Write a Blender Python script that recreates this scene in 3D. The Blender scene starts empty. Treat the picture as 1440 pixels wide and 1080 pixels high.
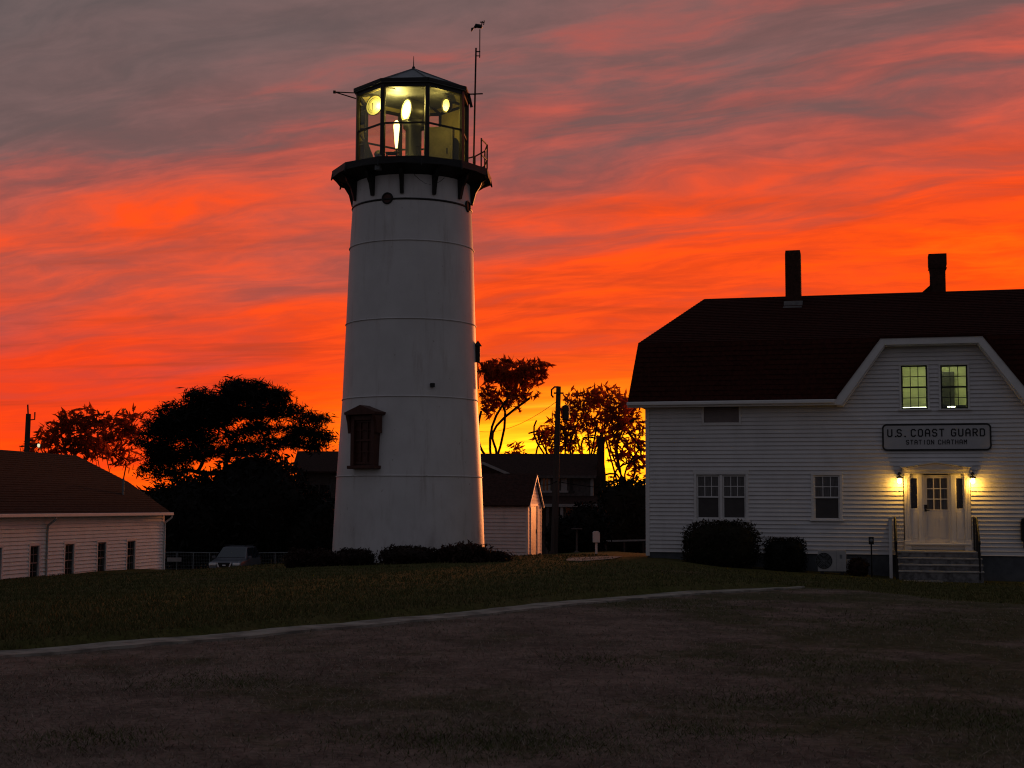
import bpy, math, random
import numpy as np
from mathutils import Vector, Matrix, Euler
R = math.radians
SC = bpy.context.scene
COL = SC.collection
rnd = random.Random(7)

# ------------------------------------------------------------------ camera, sky, sun, exposure
F, HOR, ROLL, EYE = 2000.0, 712.0, 0.004, 1.65        # focal length in photo pixels, horizon row
cd = bpy.data.cameras.new('camera'); cam = bpy.data.objects.new('camera', cd); COL.objects.link(cam)
cd.sensor_fit = 'HORIZONTAL'; cd.sensor_width = 36.0; cd.lens = 36.0 * F / 1440.0
cd.clip_start = 0.1; cd.clip_end = 5000
PITCH = math.atan((HOR - 540) / F)
CM = Matrix.Rotation(R(90) + PITCH, 3, 'X') @ Matrix.Rotation(ROLL, 3, 'Z')
CP = Vector((0, 0, EYE))
cam.matrix_world = Matrix.Translation(CP) @ CM.to_4x4()
SC.camera = cam
SC.render.resolution_x, SC.render.resolution_y = 1024, 768
SC.view_settings.view_transform = 'Standard'; SC.view_settings.look = 'None'
SC.view_settings.exposure = 0.0; SC.view_settings.gamma = 1.0
SC.render.engine = 'CYCLES'
SC.cycles.use_denoising = True
SC.cycles.filter_width = 1.15
SC.cycles.max_bounces = 8; SC.cycles.transparent_max_bounces = 16
SC.cycles.sample_clamp_indirect = 4.0
SC.cycles.caustics_reflective = False; SC.cycles.caustics_refractive = False

class NT:
    """small node-expression helper"""
    def __init__(s, tree): s.t = tree; s.n = tree.nodes; s.l = tree.links
    def new(s, typ, **kw):
        n = s.n.new(typ)
        for k, v in kw.items(): setattr(n, k, v)
        return n
    def put(s, sock, v):
        if hasattr(v, 'is_output'): s.l.new(v, sock)
        elif v is not None:
            if sock.type == 'RGBA' and len(v) == 3: v = (*v, 1)
            sock.default_value = v
    def m(s, op, a, b=None, c=None, clamp=False):
        n = s.new('ShaderNodeMath', operation=op, use_clamp=clamp)
        for i, v in enumerate((a, b, c)):
            if v is not None: s.put(n.inputs[i], v)
        return n.outputs[0]
    def mix(s, f, a, b, blend='MIX'):
        n = s.new('ShaderNodeMix', data_type='RGBA', blend_type=blend)
        s.put(n.inputs['Factor'], f); s.put(n.inputs[6], a); s.put(n.inputs[7], b)
        return n.outputs[2]
    def noise(s, vec, scale, detail=3, rough=.5, dist=0.0):
        n = s.new('ShaderNodeTexNoise'); s.put(n.inputs['Vector'], vec)
        n.inputs['Scale'].default_value = scale; n.inputs['Detail'].default_value = detail
        n.inputs['Roughness'].default_value = rough; n.inputs['Distortion'].default_value = dist
        return n.outputs['Fac']
    def smooth(s, v, a, b, lo=0.0, hi=1.0):
        n = s.new('ShaderNodeMapRange', interpolation_type='SMOOTHSTEP')
        s.put(n.inputs[0], v)
        for i, x in enumerate((a, b, lo, hi)): n.inputs[i + 1].default_value = x
        return n.outputs[0]
    def ramp(s, v, stops, interp='LINEAR'):
        n = s.new('ShaderNodeValToRGB'); s.put(n.inputs[0], v); cr = n.color_ramp; cr.interpolation = interp
        while len(cr.elements) < len(stops): cr.elements.new(.5)
        for e, (p, c) in zip(cr.elements, stops): e.position = p; e.color = (*c, 1)
        return n.outputs[0]
    def map(s, vec, loc=(0, 0, 0), rot=(0, 0, 0), scale=(1, 1, 1)):
        n = s.new('ShaderNodeMapping'); s.put(n.inputs[0], vec)
        n.inputs[1].default_value = loc; n.inputs[2].default_value = rot; n.inputs[3].default_value = scale
        return n.outputs[0]
    def comb(s, x, y, z):
        n = s.new('ShaderNodeCombineXYZ')
        for i, v in enumerate((x, y, z)): s.put(n.inputs[i], v)
        return n.outputs[0]

W = bpy.data.worlds.new('World'); SC.world = W; W.use_nodes = True
def build_world():
    t = NT(W.node_tree); t.n.clear()
    d = t.new('ShaderNodeTexCoord').outputs['Generated']
    sp = t.new('ShaderNodeSeparateXYZ'); t.put(sp.inputs[0], d)
    x, y, z = sp.outputs
    # cloud sheet seen from below: direction projected on a high plane
    k = t.m('DIVIDE', 1.0, t.m('ADD', t.m('MAXIMUM', z, 0.0), 0.13))
    p = t.comb(t.m('MULTIPLY', x, k), t.m('MULTIPLY', y, k), 0.0)
    pr = t.map(p, rot=(0, 0, R(24)))
    wob = t.noise(t.map(pr, scale=(.6, 1.0, 1)), 1.6, 3)
    wob2 = t.noise(t.map(pr, loc=(11, 3, 0), scale=(.8, 1.0, 1)), 5.0, 3)
    pw = t.new('ShaderNodeVectorMath', operation='ADD'); t.put(pw.inputs[0], pr)
    t.put(pw.inputs[1], t.comb(0.0, t.m('ADD', t.m('MULTIPLY', t.m('SUBTRACT', wob, .5), .50), t.m('MULTIPLY', t.m('SUBTRACT', wob2, .5), .04)), 0.0)); pw = pw.outputs[0]
    n1 = t.noise(t.map(pw, loc=(3.1, 1.7, 0), scale=(.40, 1.0, 1)), 1.35, 3, .5)
    n2 = t.noise(t.map(pw, loc=(7.3, 4.2, 0), scale=(.30, 1.0, 1)), 4.2, 4, .55, .0)
    n3 = t.noise(t.map(pw, loc=(1.3, 9.2, 0), scale=(.42, 1.0, 1)), 11.0, 6, .62, .15)
    ax = t.m('DIVIDE', x, t.m('MAXIMUM', y, .2))
    e = t.m('ADD', z, t.m('MULTIPLY', t.m('SUBTRACT', n1, .5), .27))
    hi = t.smooth(z, .04, .22, .35, 1.0)
    e = t.m('ADD', e, t.m('MULTIPLY', t.m('MULTIPLY', t.m('SUBTRACT', n2, .5), .22), hi))
    e = t.m('ADD', e, t.m('MULTIPLY', t.m('MULTIPLY', t.m('SUBTRACT', n3, .5), .125), hi))
    e = t.m('SUBTRACT', e, t.m('MULTIPLY', ax, .16))
    col = t.ramp(t.m('MULTIPLY', e, 2.12, clamp=True), [
        (0.00, (1.3, .190, .005)), (0.10, (1.25, .130, .004)), (0.20, (1.1, .088, .006)),
        (0.30, (.92, .076, .014)), (0.39, (.72, .088, .040)), (0.47, (.54, .097, .066)),
        (0.56, (.35, .098, .084)), (0.63, (.23, .110, .104)), (0.74, (.180, .110, .107)), (1.0, (.134, .112, .114))])
    sh = t.smooth(t.m('ADD', t.m('MULTIPLY', n3, .6), t.m('MULTIPLY', n2, .4)), .36, .62, 1.10, .88)
    shc = t.new('ShaderNodeCombineColor'); [t.l.new(sh, shc.inputs[i]) for i in range(3)]
    col = t.mix(t.smooth(z, .02, .16), col, t.mix(1.0, col, shc.outputs[0], 'MULTIPLY'))
    lf = t.m('MULTIPLY', t.smooth(ax, -.02, -.22), t.smooth(z, .16, .08))
    col = t.mix(lf, col, t.mix(1.0, col, (.98, .74, .9), 'MULTIPLY'))
    # thin dark bars low over the horizon and the burning gap beneath them
    bars = t.smooth(t.noise(t.map(p, rot=(0, 0, R(-6)), loc=(5.5, 2.2, 0), scale=(.16, 1.0, 1)), 5.2, 4, .55), .50, .66)
    low = t.m('MULTIPLY', t.smooth(z, .03, .07), t.smooth(z, .30, .10))
    col = t.mix(t.m('MULTIPLY', t.m('MULTIPLY', bars, low), .38), col, (.30, .045, .018))
    gx = t.m('DIVIDE', t.m('SUBTRACT', ax, .055), .115)
    gz = t.m('DIVIDE', t.m('SUBTRACT', z, .034), .034)
    g = t.m('EXPONENT', t.m('MULTIPLY', t.m('ADD', t.m('MULTIPLY', gx, gx), t.m('MULTIPLY', gz, gz)), -1.0))
    gn = t.smooth(n2, .30, .62, 1.3, .6)
    g = t.m('MULTIPLY', g, gn)
    front = t.smooth(y, .35, .75)
    add = t.mix(1.0, t.mix(1.0, col, (0, 0, 0), 'ADD'), t.mix(t.m('MULTIPLY', g, 1.0, clamp=True), (0, 0, 0), (1.8, 1.0, .016)), 'ADD')
    # the rest of the dome: dim grey mauve dusk
    up = t.smooth(z, .05, .9)
    dome = t.mix(up, (.128, .122, .138), (.112, .122, .150))
    dome = t.mix(t.smooth(n1, .35, .65), dome, t.mix(1.0, dome, (.82, .80, .82), 'MULTIPLY'))
    fr = t.m('MULTIPLY', front, t.smooth(z, .62, .34))
    out = t.mix(fr, dome, add)
    out = t.mix(t.smooth(z, .0, -.02), out, (.02, .015, .012))
    bg = t.new('ShaderNodeBackground'); t.put(bg.inputs[0], out); bg.inputs[1].default_value = 1.0
    o = t.new('ShaderNodeOutputWorld'); t.l.new(bg.outputs[0], o.inputs[0])
build_world()

sd = bpy.data.lights.new('sun', 'SUN'); sun = bpy.data.objects.new('sun', sd); COL.objects.link(sun)
sd.energy = 1.6; sd.angle = R(8); sd.color = (1.0, .30, .085)
sun.rotation_euler = Vector((-.31, -.95, -.055)).to_track_quat('-Z', 'Y').to_euler()   # behind the house roofs, a little right

# ------------------------------------------------------------------ pixel helpers (photo pixels -> metres)
def ray(px, py): return CM @ Vector(((px - 720) / F, (540 - py) / F, -1.0))
def P(px, py, Y):
    d = ray(px, py); return CP + d * (Y / d.y)

CTRL = [(0, 0, 0), (-8, 0, 0), (8, 0, 0), (0, -30, 0), (0, 12, 0), (-6, 17, 0), (0, 23, .0), (6, 29, -.05), (8, 22, -.1), (14, 20, -.15),
        (-4, 45, -.16), (0, 46, -.16), (-7, 46, -.26), (-12, 46, -.50), (-20, 50, -1.15), (-18.5, 57, -1.2), (-17, 64, -1.25), (-14, 24, -.25), (-22, 30, -.6),
        (-14, 60, -1.15), (-10, 52, -.80), (-8, 57, -.80), (-11, 62, -1.4), (-5, 60, -.75), (-11, 71, -1.95), (-14, 46, -.93), (-10, 45, -.66), (-16, 81, -2.35), (-8, 82, -2.2), (4.3, 44.8, .02), (8, 43.4, -.25), (12.5, 40.6, -.46), (18, 39, -.5),
        (0, 54, -.32), (3.4, 62, -.52), (2, 75, -.9), (8, 80, -1.0), (0, 120, -1.4), (60, 100, -1.5), (-60, 100, -3), (-40, 40, -1.8), (40, 20, -.4), (40, -40, 0), (-40, -40, 0), (60, 250, -1), (-60, 250, -1)]
_C = np.array(CTRL, float)
def _k(d2): return np.sqrt(d2 + 36.0)
_A = _k(((_C[:, None, :2] - _C[None, :, :2]) ** 2).sum(2)); _n = len(_C)
_M = np.zeros((_n + 1, _n + 1)); _M[:_n, :_n] = _A + np.eye(_n) * -0.3; _M[_n, :_n] = 1; _M[:_n, _n] = 1
_w = np.linalg.solve(_M, np.append(_C[:, 2], 0))
PATHPX = [(-60, 927), (0, 919), (100, 911), (200, 903), (300, 895), (400, 886), (500, 877), (600, 868), (700, 858), (785, 849), (870, 841), (960, 834), (1050, 829), (1130, 825)]
PATH = []
def base_z(x, y): return float(_k((x - _C[:, 0]) ** 2 + (y - _C[:, 1]) ** 2) @ _w[:_n] + _w[_n])
for px_, py_ in PATHPX:
    d_ = ray(px_, py_); t_ = 8.0
    while t_ < 60 and (CP + d_ * t_).z > base_z((CP + d_ * t_).x, (CP + d_ * t_).y) + .03: t_ += .05
    q_ = CP + d_ * t_; PATH.append((q_.x, q_.y))
EDGE = [(-60, -22)] + PATH + [(PATH[-1][0] + 1.2, PATH[-1][1] - .3), (PATH[-1][0] + 1.9, PATH[-1][1] - 3.2), (PATH[-1][0] + 3.6, PATH[-1][1] - 5.2), (14.5, PATH[-1][1] - 6.6), (40, 21)]
def sdist(X, Y, line):
    """signed distance to a polyline, positive on its far (lawn) side"""
    X = np.asarray(X, float); Y = np.asarray(Y, float)
    best = np.full(X.shape, 1e9); sg = np.ones(X.shape)
    for (x0, y0), (x1, y1) in zip(line[:-1], line[1:]):
        dx, dy = x1 - x0, y1 - y0; L = dx * dx + dy * dy
        t = np.clip(((X - x0) * dx + (Y - y0) * dy) / L, 0, 1)
        d = np.hypot(X - x0 - t * dx, Y - y0 - t * dy)
        s = np.sign(dx * (Y - y0) - dy * (X - x0)); m = d < best - 1e-9
        best = np.where(m, d, best); sg = np.where(m, s, sg)
    return best * sg
def ss(v, a, b):
    t = np.clip((v - a) / (b - a), 0, 1); return t * t * (3 - 2 * t)
PW = .54
def gz(X, Y):
    X = np.asarray(X, float); Y = np.asarray(Y, float); sh = X.shape
    X = X.ravel(); Y = Y.ravel()
    z = _k((X[:, None] - _C[:, 0]) ** 2 + (Y[:, None] - _C[:, 1]) ** 2) @ _w[:_n] + _w[_n]
    d = sdist(X, Y, EDGE)
    end = 1 - ss(X, PATH[-1][0] - 1.5, PATH[-1][0] + .2)
    z = z + .115 * ss(d, PW * .5, PW * .5 + .18) * end
    z = z + .006 * np.sin(X * 2.1 + 1.3 * np.sin(Y * 1.7)) + .006 * np.sin(Y * 2.9 + X * .8)
    far = ss(np.hypot(X, Y), 180, 400)
    return (z * (1 - far) + -2.0 * far).reshape(sh)
def g1(x, y): return float(gz(np.array([x]), np.array([y]))[0])
def G(px, py, Y):
    p = P(px, py, Y); return Vector((p.x, p.y, g1(p.x, p.y)))

# ------------------------------------------------------------------ materials
def pm(name, col, rough=.7, var=.25, scale=4.0, bump=0.0, bscale=30.0, spec=.3, metal=0.0, col2=None, stretch=(1, 1, 1), detail=4, grime=0.0):
    m = bpy.data.materials.new(name); m.use_nodes = True
    t = NT(m.node_tree); b = t.n['Principled BSDF']
    oc = t.new('ShaderNodeTexCoord').outputs['Object']
    f = t.noise(t.map(oc, scale=stretch), scale, detail, .6)
    c2 = col2 or tuple(c * (1 - var) for c in col)
    c = t.mix(t.smooth(f, .35, .68), col, c2)
    if grime:
        s = t.noise(t.map(oc, scale=(1, 1, .12)), 3.0, 5, .7)
        c = t.mix(t.m('MULTIPLY', t.smooth(s, .52, .78), grime), c, (.16, .12, .085))
    t.put(b.inputs['Base Color'], c)
    b.inputs['Roughness'].default_value = rough; b.inputs['Metallic'].default_value = metal
    b.inputs['Specular IOR Level'].default_value = spec
    if bump:
        bn = t.new('ShaderNodeBump'); bn.inputs['Strength'].default_value = bump; bn.inputs['Distance'].default_value = .02
        t.put(bn.inputs['Height'], t.noise(t.map(oc, scale=stretch), bscale, 4, .6)); t.l.new(bn.outputs[0], b.inputs['Normal'])
    return m
def emis(name, col, st):
    m = bpy.data.materials.new(name); m.use_nodes = True; b = m.node_tree.nodes['Principled BSDF']
    b.inputs['Base Color'].default_value = (.6, .6, .5, 1)
    b.inputs['Emission Color'].default_value = (*col, 1); b.inputs['Emission Strength'].default_value = st
    return m
def thin_glass(name, tint=(.92, .95, .9), refl=1.0):
    m = bpy.data.materials.new(name); m.use_nodes = True; t = NT(m.node_tree); t.n.clear()
    tr = t.new('ShaderNodeBsdfTransparent'); tr.inputs[0].default_value = (*tint, 1)
    gl = t.new('ShaderNodeBsdfGlossy'); gl.inputs['Roughness'].default_value = .02
    fr = t.new('ShaderNodeFresnel'); fr.inputs[0].default_value = 1.5
    mx = t.new('ShaderNodeMixShader'); t.put(mx.inputs[0], t.m('MULTIPLY', fr.outputs[0], refl, clamp=True))
    t.l.new(tr.outputs[0], mx.inputs[1]); t.l.new(gl.outputs[0], mx.inputs[2])
    o = t.new('ShaderNodeOutputMaterial'); t.l.new(mx.outputs[0], o.inputs[0]); return m
def leafmat(name, col, var=.5, trans=.35, scale=.6):
    m = bpy.data.materials.new(name); m.use_nodes = True; t = NT(m.node_tree); b = t.n['Principled BSDF']
    oc = t.new('ShaderNodeTexCoord').outputs['Object']
    c = t.mix(t.smooth(t.noise(oc, scale, 4, .6), .3, .7), col, tuple(x * (1 - var) for x in col))
    t.put(b.inputs['Base Color'], c); b.inputs['Roughness'].default_value = .65; b.inputs['Specular IOR Level'].default_value = .15
    if trans:
        tl = t.new('ShaderNodeBsdfTranslucent'); t.put(tl.inputs[0], c)
        mx = t.new('ShaderNodeMixShader'); mx.inputs[0].default_value = trans
        t.l.new(b.outputs[0], mx.inputs[1]); t.l.new(tl.outputs[0], mx.inputs[2]); t.l.new(mx.outputs[0], t.n['Material Output'].inputs[0])
    return m
def attrmat(name, cols):
    m = bpy.data.materials.new(name); m.use_nodes = True; t = NT(m.node_tree); b = t.n['Principled BSDF']
    a = t.new('ShaderNodeAttribute', attribute_name='tint')
    t.put(b.inputs['Base Color'], t.ramp(a.outputs['Fac'], cols)); b.inputs['Roughness'].default_value = .8; b.inputs['Specular IOR Level'].default_value = .1
    return m

M = {}
M['siding'] = pm('white_siding', (.66, .64, .64), .6, .10, 1.5, .05, 60, grime=.10)
M['cream_siding'] = pm('cream_siding', (.74, .79, .78), .65, .12, 1.2, .05, 60, grime=.12)
M['shed_siding'] = pm('shed_siding', (.64, .62, .62), .65, .12, 2, .05, 60, grime=.15)
M['trim'] = pm('white_trim', (.68, .66, .65), .5, .08, 3, .03, 40)
M['shingle'] = pm('roof_shingle', (.044, .0105, .007), .9, .45, 9, .5, 24, .08, stretch=(1, 1, 1))
M['brownroof'] = pm('brown_roof', (.044, .023, .019), .9, .45, 9, .5, 24, .08)
M['brick'] = pm('chimney_brick', (.060, .028, .022), .9, .45, 10, .4, 18, .1)
M['found'] = pm('foundation_paint', (.10, .105, .115), .8, .3, 3, .2, 30)
M['stone'] = pm('step_stone', (.20, .19, .19), .8, .55, 5, .4, 20, col2=(.075, .07, .07))
M['tread'] = pm('step_tread', (.36, .34, .32), .75, .35, 6, .2, 30)
M['black'] = pm('black_iron', (.014, .013, .013), .55, .4, 8, .2, 40)
M['blackpaint'] = pm('black_paint', (.020, .017, .017), .45, .4, 4, .1, 30)
M['grey'] = pm('grey_metal', (.16, .17, .18), .5, .3, 4, .1, 30, .4)
M['lead'] = pm('lead_flashing', (.20, .20, .205), .6, .3, 5)
M['winglass'] = pm('dark_window_glass', (.016, .013, .013), .06, .3, 2, spec=.5)
M['curtain'] = pm('net_curtain', (.11, .10, .10), .3, .5, 7, spec=.4, stretch=(5, 1, .4))
M['shade'] = pm('roller_shade', (.055, .047, .047), .45, .2, 3)
M['transom'] = pm('transom_board', (.20, .165, .16), .6, .15, 3)
M['blind'] = pm('window_blind', (.070, .058, .054), .5, .3, 4)
M['room'] = pm('office_wall', (.70, .71, .48), .8, .15, 2)
M['tube'] = emis('fluorescent_tube', (.93, 1.0, .60), 9.0)
M['litglass'] = thin_glass('window_pane', (.9, .93, .86))
M['lantglass'] = thin_glass('lantern_pane', (.93, .93, .80), 1.3)
M['lens'] = emis('beacon_lens', (1.0, .86, .22), 5.0)
M['refl_disc'] = emis('reflected_disc', (1.0, .80, .13), .95)  # self-lit disc standing for a reflection in the lantern glass
M['lensring'] = emis('beacon_lens_rim', (.95, .80, .10), 1.1)
M['refl_ring'] = emis('reflected_disc_rim', (.95, .74, .10), .72)  # dimmer glowing ring round the reflected discs
M['refl_flame'] = emis('upright_reflection', (1.0, .80, .30), 4.0)  # glow of the upright reflection, given its own emission
M['bulb'] = emis('porch_bulb', (1.0, .62, .12), 22.0)
M['ceil'] = pm('lantern_ceiling', (.66, .56, .22), .6, .2, 3)
M['cabinet'] = pm('cabinet_enamel', (.27, .24, .11), .5, .3, 3)
M['olive'] = pm('beacon_housing', (.034, .034, .027), .4, .3, 3, spec=.5)
M['redwood'] = pm('dark_red_paint', (.068, .019, .012), .5, .3, 5, .1, 30)
M['bark'] = pm('bark', (.035, .020, .015), .95, .4, 6, .5, 20, .05)
M['signwhite'] = pm('sign_board', (.44, .43, .44), .5, .06, 3)
M['signblack'] = pm('sign_black', (.016, .016, .018), .5, .2, 5)
M['pole'] = pm('weathered_pole', (.075, .060, .055), .9, .4, 4, .3, 20, .05, stretch=(1, 1, .1))
M['door'] = pm('door_paint', (.62, .58, .55), .45, .06, 2)
M['conc'] = pm('path_concrete', (.32, .295, .255), .9, .55, 2.4, .3, 40, .1)
M['asph'] = pm('driveway_asphalt', (.045, .042, .042), .9, .3, 3, .3, 60, .1)
M['greyshingle'] = pm('grey_wall_shingle', (.105, .085, .080), .9, .35, 6, .4, 30, .05)
M['dimwhite'] = pm('faded_white_trim', (.30, .27, .265), .6, .2, 3)
M['acwhite'] = pm('unit_enamel', (.36, .345, .34), .45, .15, 3)
M['carpaint'] = pm('grey_car_paint', (.115, .12, .14), .3, .1, 2, spec=.6, metal=.3)
M['carglass'] = pm('car_glass', (.016, .020, .028), .15, .1, 2, spec=.8)
M['chrome'] = pm('chrome', (.85, .85, .88), .35, .05, 2, metal=.3)
M['headlamp'] = pm('headlamp_lens', (.85, .87, .9), .15, .1, 2, spec=.8)
M['tyre'] = pm('tyre_rubber', (.015, .015, .015), .9, .2, 6)
M['plate'] = pm('plate_white', (.5, .5, .5), .5, .1, 3)
M['wire'] = pm('wire_black', (.010, .008, .008), 1.0, .1, 3, spec=0.0)
M['leaf_red'] = leafmat('autumn_leaf', (.55, .085, .018), .6, .72)
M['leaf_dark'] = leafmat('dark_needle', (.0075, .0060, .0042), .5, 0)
M['leaf_bush'] = leafmat('bush_leaf', (.026, .021, .010), .5, .12, 2.0)
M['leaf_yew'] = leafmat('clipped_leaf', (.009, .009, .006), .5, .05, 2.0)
M['leaf_brown'] = leafmat('brown_shrub', (.040, .019, .013), .5, .15, 1.5)
M['leaf_bed'] = leafmat('bed_shrub', (.028, .015, .010), .5, .1, 1.5)
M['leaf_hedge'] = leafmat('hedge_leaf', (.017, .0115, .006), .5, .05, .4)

def tower_mat():
    m = bpy.data.materials.new('tower_white_paint'); m.use_nodes = True; t = NT(m.node_tree); b = t.n['Principled BSDF']
    oc = t.new('ShaderNodeTexCoord').outputs['Object']
    f = t.noise(oc, .9, 5, .6)
    c = t.mix(t.smooth(f, .3, .7), (.63, .605, .60), (.56, .535, .53))
    s = t.noise(t.map(oc, scale=(1, 1, .10)), 2.6, 6, .7)
    c = t.mix(t.m('MULTIPLY', t.smooth(s, .52, .78), .5), c, (.27, .20, .17))
    sp = t.noise(oc, 7.0, 3, .5)
    c = t.mix(t.m('MULTIPLY', t.smooth(sp, .70, .76), .45), c, (.20, .12, .09))
    sx = t.new('ShaderNodeSeparateXYZ'); t.put(sx.inputs[0], oc)
    lowd = t.m('MULTIPLY', t.smooth(sx.outputs[2], 2.6, .3), t.smooth(t.noise(t.map(oc, scale=(1, 1, .35)), 2.2, 5, .65), .45, .72))
    c = t.mix(t.m('MULTIPLY', lowd, .4), c, (.19, .14, .12))
    t.put(b.inputs['Base Color'], c); b.inputs['Roughness'].default_value = .5; b.inputs['Specular IOR Level'].default_value = .35
    bn = t.new('ShaderNodeBump'); bn.inputs['Strength'].default_value = .12; bn.inputs['Distance'].default_value = .03
    t.put(bn.inputs['Height'], t.noise(oc, 3.0, 4, .6)); t.l.new(bn.outputs[0], b.inputs['Normal'])
    return m
M['tower'] = tower_mat()

# ------------------------------------------------------------------ mesh builder
class MB:
    def __init__(s): s.v = []; s.f = []
    def add(s, vs, fs):
        o = len(s.v); s.v += [tuple(v) for v in vs]; s.f += [tuple(i + o for i in f) for f in fs]; return s
    def box(s, x0, x1, y0, y1, z0, z1):
        return s.add([(x0, y0, z0), (x1, y0, z0), (x1, y1, z0), (x0, y1, z0), (x0, y0, z1), (x1, y0, z1), (x1, y1, z1), (x0, y1, z1)],
                     [(0, 3, 2, 1), (4, 5, 6, 7), (0, 1, 5, 4), (1, 2, 6, 5), (2, 3, 7, 6), (3, 0, 4, 7)])
    def prism(s, poly, y0, y1):
        """polygon in x,z extruded along y"""
        n = len(poly)
        return s.add([(x, y0, z) for x, z in poly] + [(x, y1, z) for x, z in poly],
                     [tuple(range(n)), tuple(range(2 * n - 1, n - 1, -1))] + [(i, i + n, (i + 1) % n + n, (i + 1) % n) for i in range(n)])
    def prismz(s, poly, z0, z1):
        n = len(poly)
        return s.add([(x, y, z0) for x, y in poly] + [(x, y, z1) for x, y in poly],
                     [tuple(range(n - 1, -1, -1)), tuple(range(n, 2 * n))] + [(i, (i + 1) % n, (i + 1) % n + n, i + n) for i in range(n)])
    def beam(s, a, b, w, h=None):
        """square bar from a to b"""
        a, b = Vector(a), Vector(b); h = h or w; d = (b - a).normalized()
        up = Vector((0, 0, 1)) if abs(d.z) < .95 else Vector((0, 1, 0))
        r = d.cross(up).normalized() * (w / 2); u = r.cross(d).normalized() * (h / 2)
        vs = [a - r - u, a + r - u, a + r + u, a - r + u, b - r - u, b + r - u, b + r + u, b - r + u]
        return s.add(vs, [(0, 1, 2, 3), (7, 6, 5, 4), (0, 4, 5, 1), (1, 5, 6, 2), (2, 6, 7, 3), (3, 7, 4, 0)])
    def tube(s, pts, rad, n=8, cap=True):
        pts = [Vector(p) for p in pts]
        if not hasattr(rad, '__len__'): rad = [rad] * len(pts)
        vs = []; up = None
        for i, p in enumerate(pts):
            d = (pts[min(i + 1, len(pts) - 1)] - pts[max(i - 1, 0)]).normalized()
            if up is None: up = Vector((0, 0, 1)) if abs(d.z) < .9 else Vector((1, 0, 0))
            r = d.cross(up).normalized(); up = r.cross(d).normalized()
            for j in range(n):
                a = 2 * math.pi * j / n; vs.append(p + (r * math.cos(a) + up * math.sin(a)) * rad[i])
        fs = [(i * n + j, i * n + (j + 1) % n, (i + 1) * n + (j + 1) % n, (i + 1) * n + j) for i in range(len(pts) - 1) for j in range(n)]
        if cap: fs += [tuple(range(n - 1, -1, -1)), tuple(range((len(pts) - 1) * n, len(pts) * n))]
        return s.add(vs, fs)
    def lathe(s, prof, n=64, cx=0, cy=0, cap=True):
        vs = [(cx + r * math.cos(2 * math.pi * j / n), cy + r * math.sin(2 * math.pi * j / n), z) for r, z in prof for j in range(n)]
        fs = [(i * n + j, i * n + (j + 1) % n, (i + 1) * n + (j + 1) % n, (i + 1) * n + j) for i in range(len(prof) - 1) for j in range(n)]
        if cap: fs += [tuple(range(n - 1, -1, -1)), tuple(range((len(prof) - 1) * n, len(prof) * n))]
        return s.add(vs, fs)
    def quad(s, *p): return s.add(p, [tuple(range(len(p)))])
    def tf(s, mat, i0=0):
        s.v[i0:] = [tuple(mat @ Vector(v)) for v in s.v[i0:]]; return s
    def build(s, name, mat, parent=None, smooth=False, bevel=0.0):
        me = bpy.data.meshes.new(name); me.from_pydata(s.v, [], s.f); me.update()
        me.materials.append(mat)
        if smooth: me.shade_smooth()
        o = bpy.data.objects.new(name, me); COL.objects.link(o); o.parent = parent
        if bevel:
            b = o.modifiers.new('bevel', 'BEVEL'); b.width = bevel; b.segments = 2; b.limit_method = 'ANGLE'
        return o
def smooth_angle(o, a=35):
    me = o.data; me.shade_smooth()
    if hasattr(me, 'set_sharp_from_angle'): me.set_sharp_from_angle(angle=R(a))
    return o
def thing(name, label, cat, loc=(0, 0, 0), rz=0.0, group=None):
    o = bpy.data.objects.new(name, None); COL.objects.link(o); o.location = loc; o.rotation_euler = (0, 0, rz)
    o.empty_display_size = .3
    return tag(o, label, cat, group)
def tag(o, label, cat, group=None):
    o['label'] = label; o['category'] = cat
    if group: o['group'] = group
    return o
def struct(o): o['kind'] = 'structure'; return o
class Frame:
    """upright local frame: u along a wall, v into it, z up"""
    def __init__(s, org, ang): s.o = Vector(org); s.a = ang; s.u = Vector((math.cos(ang), math.sin(ang), 0)); s.v = Vector((-math.sin(ang), math.cos(ang), 0))
    def hit(s, px, py, v=0.0):
        d = ray(px, py); q = s.o + s.v * v
        t = (q - CP).dot(s.v) / d.dot(s.v); p = CP + d * t - s.o
        return p.dot(s.u), p.z
    def depth(s, px, u): ...

def siding(z0, z1, outline, holes, lap=.125, out=.032, v=0.0):
    """lapped clapboards on the plane v: each row leans out at its foot; holes are (u0,u1,z0,z1)"""
    mb = MB(); cuts = sorted({round(h[2], 4) for h in holes} | {round(h[3], 4) for h in holes})
    nz = int(math.ceil((z1 - z0) / lap))
    for i in range(nz):
        a, b = z0 + i * lap, min(z0 + (i + 1) * lap, z1)
        zs = [a] + [c for c in cuts if a + 1e-4 < c < b - 1e-4] + [b]
        for s0, s1 in zip(zs[:-1], zs[1:]):
            mid = (s0 + s1) / 2; lo, hi = outline(mid)
            iv = [(lo, hi)]
            for h in holes:
                if h[2] < mid < h[3]:
                    nv = []
                    for p, q in iv:
                        if h[1] <= p or h[0] >= q: nv.append((p, q)); continue
                        if h[0] > p: nv.append((p, h[0]))
                        if h[1] < q: nv.append((h[1], q))
                    iv = nv
            o0 = out * (1 - (s0 - a) / lap) + .002; o1 = out * (1 - (s1 - a) / lap) + .002
            for p, q in iv:
                if q - p < .01: continue
                mb.quad((p, v - o0, s0), (q, v - o0, s0), (q, v - o1, s1), (p, v - o1, s1))
                if s0 == a: mb.quad((p, v, s0), (q, v, s0), (q, v - o0, s0), (p, v - o0, s0))
    return mb

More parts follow.
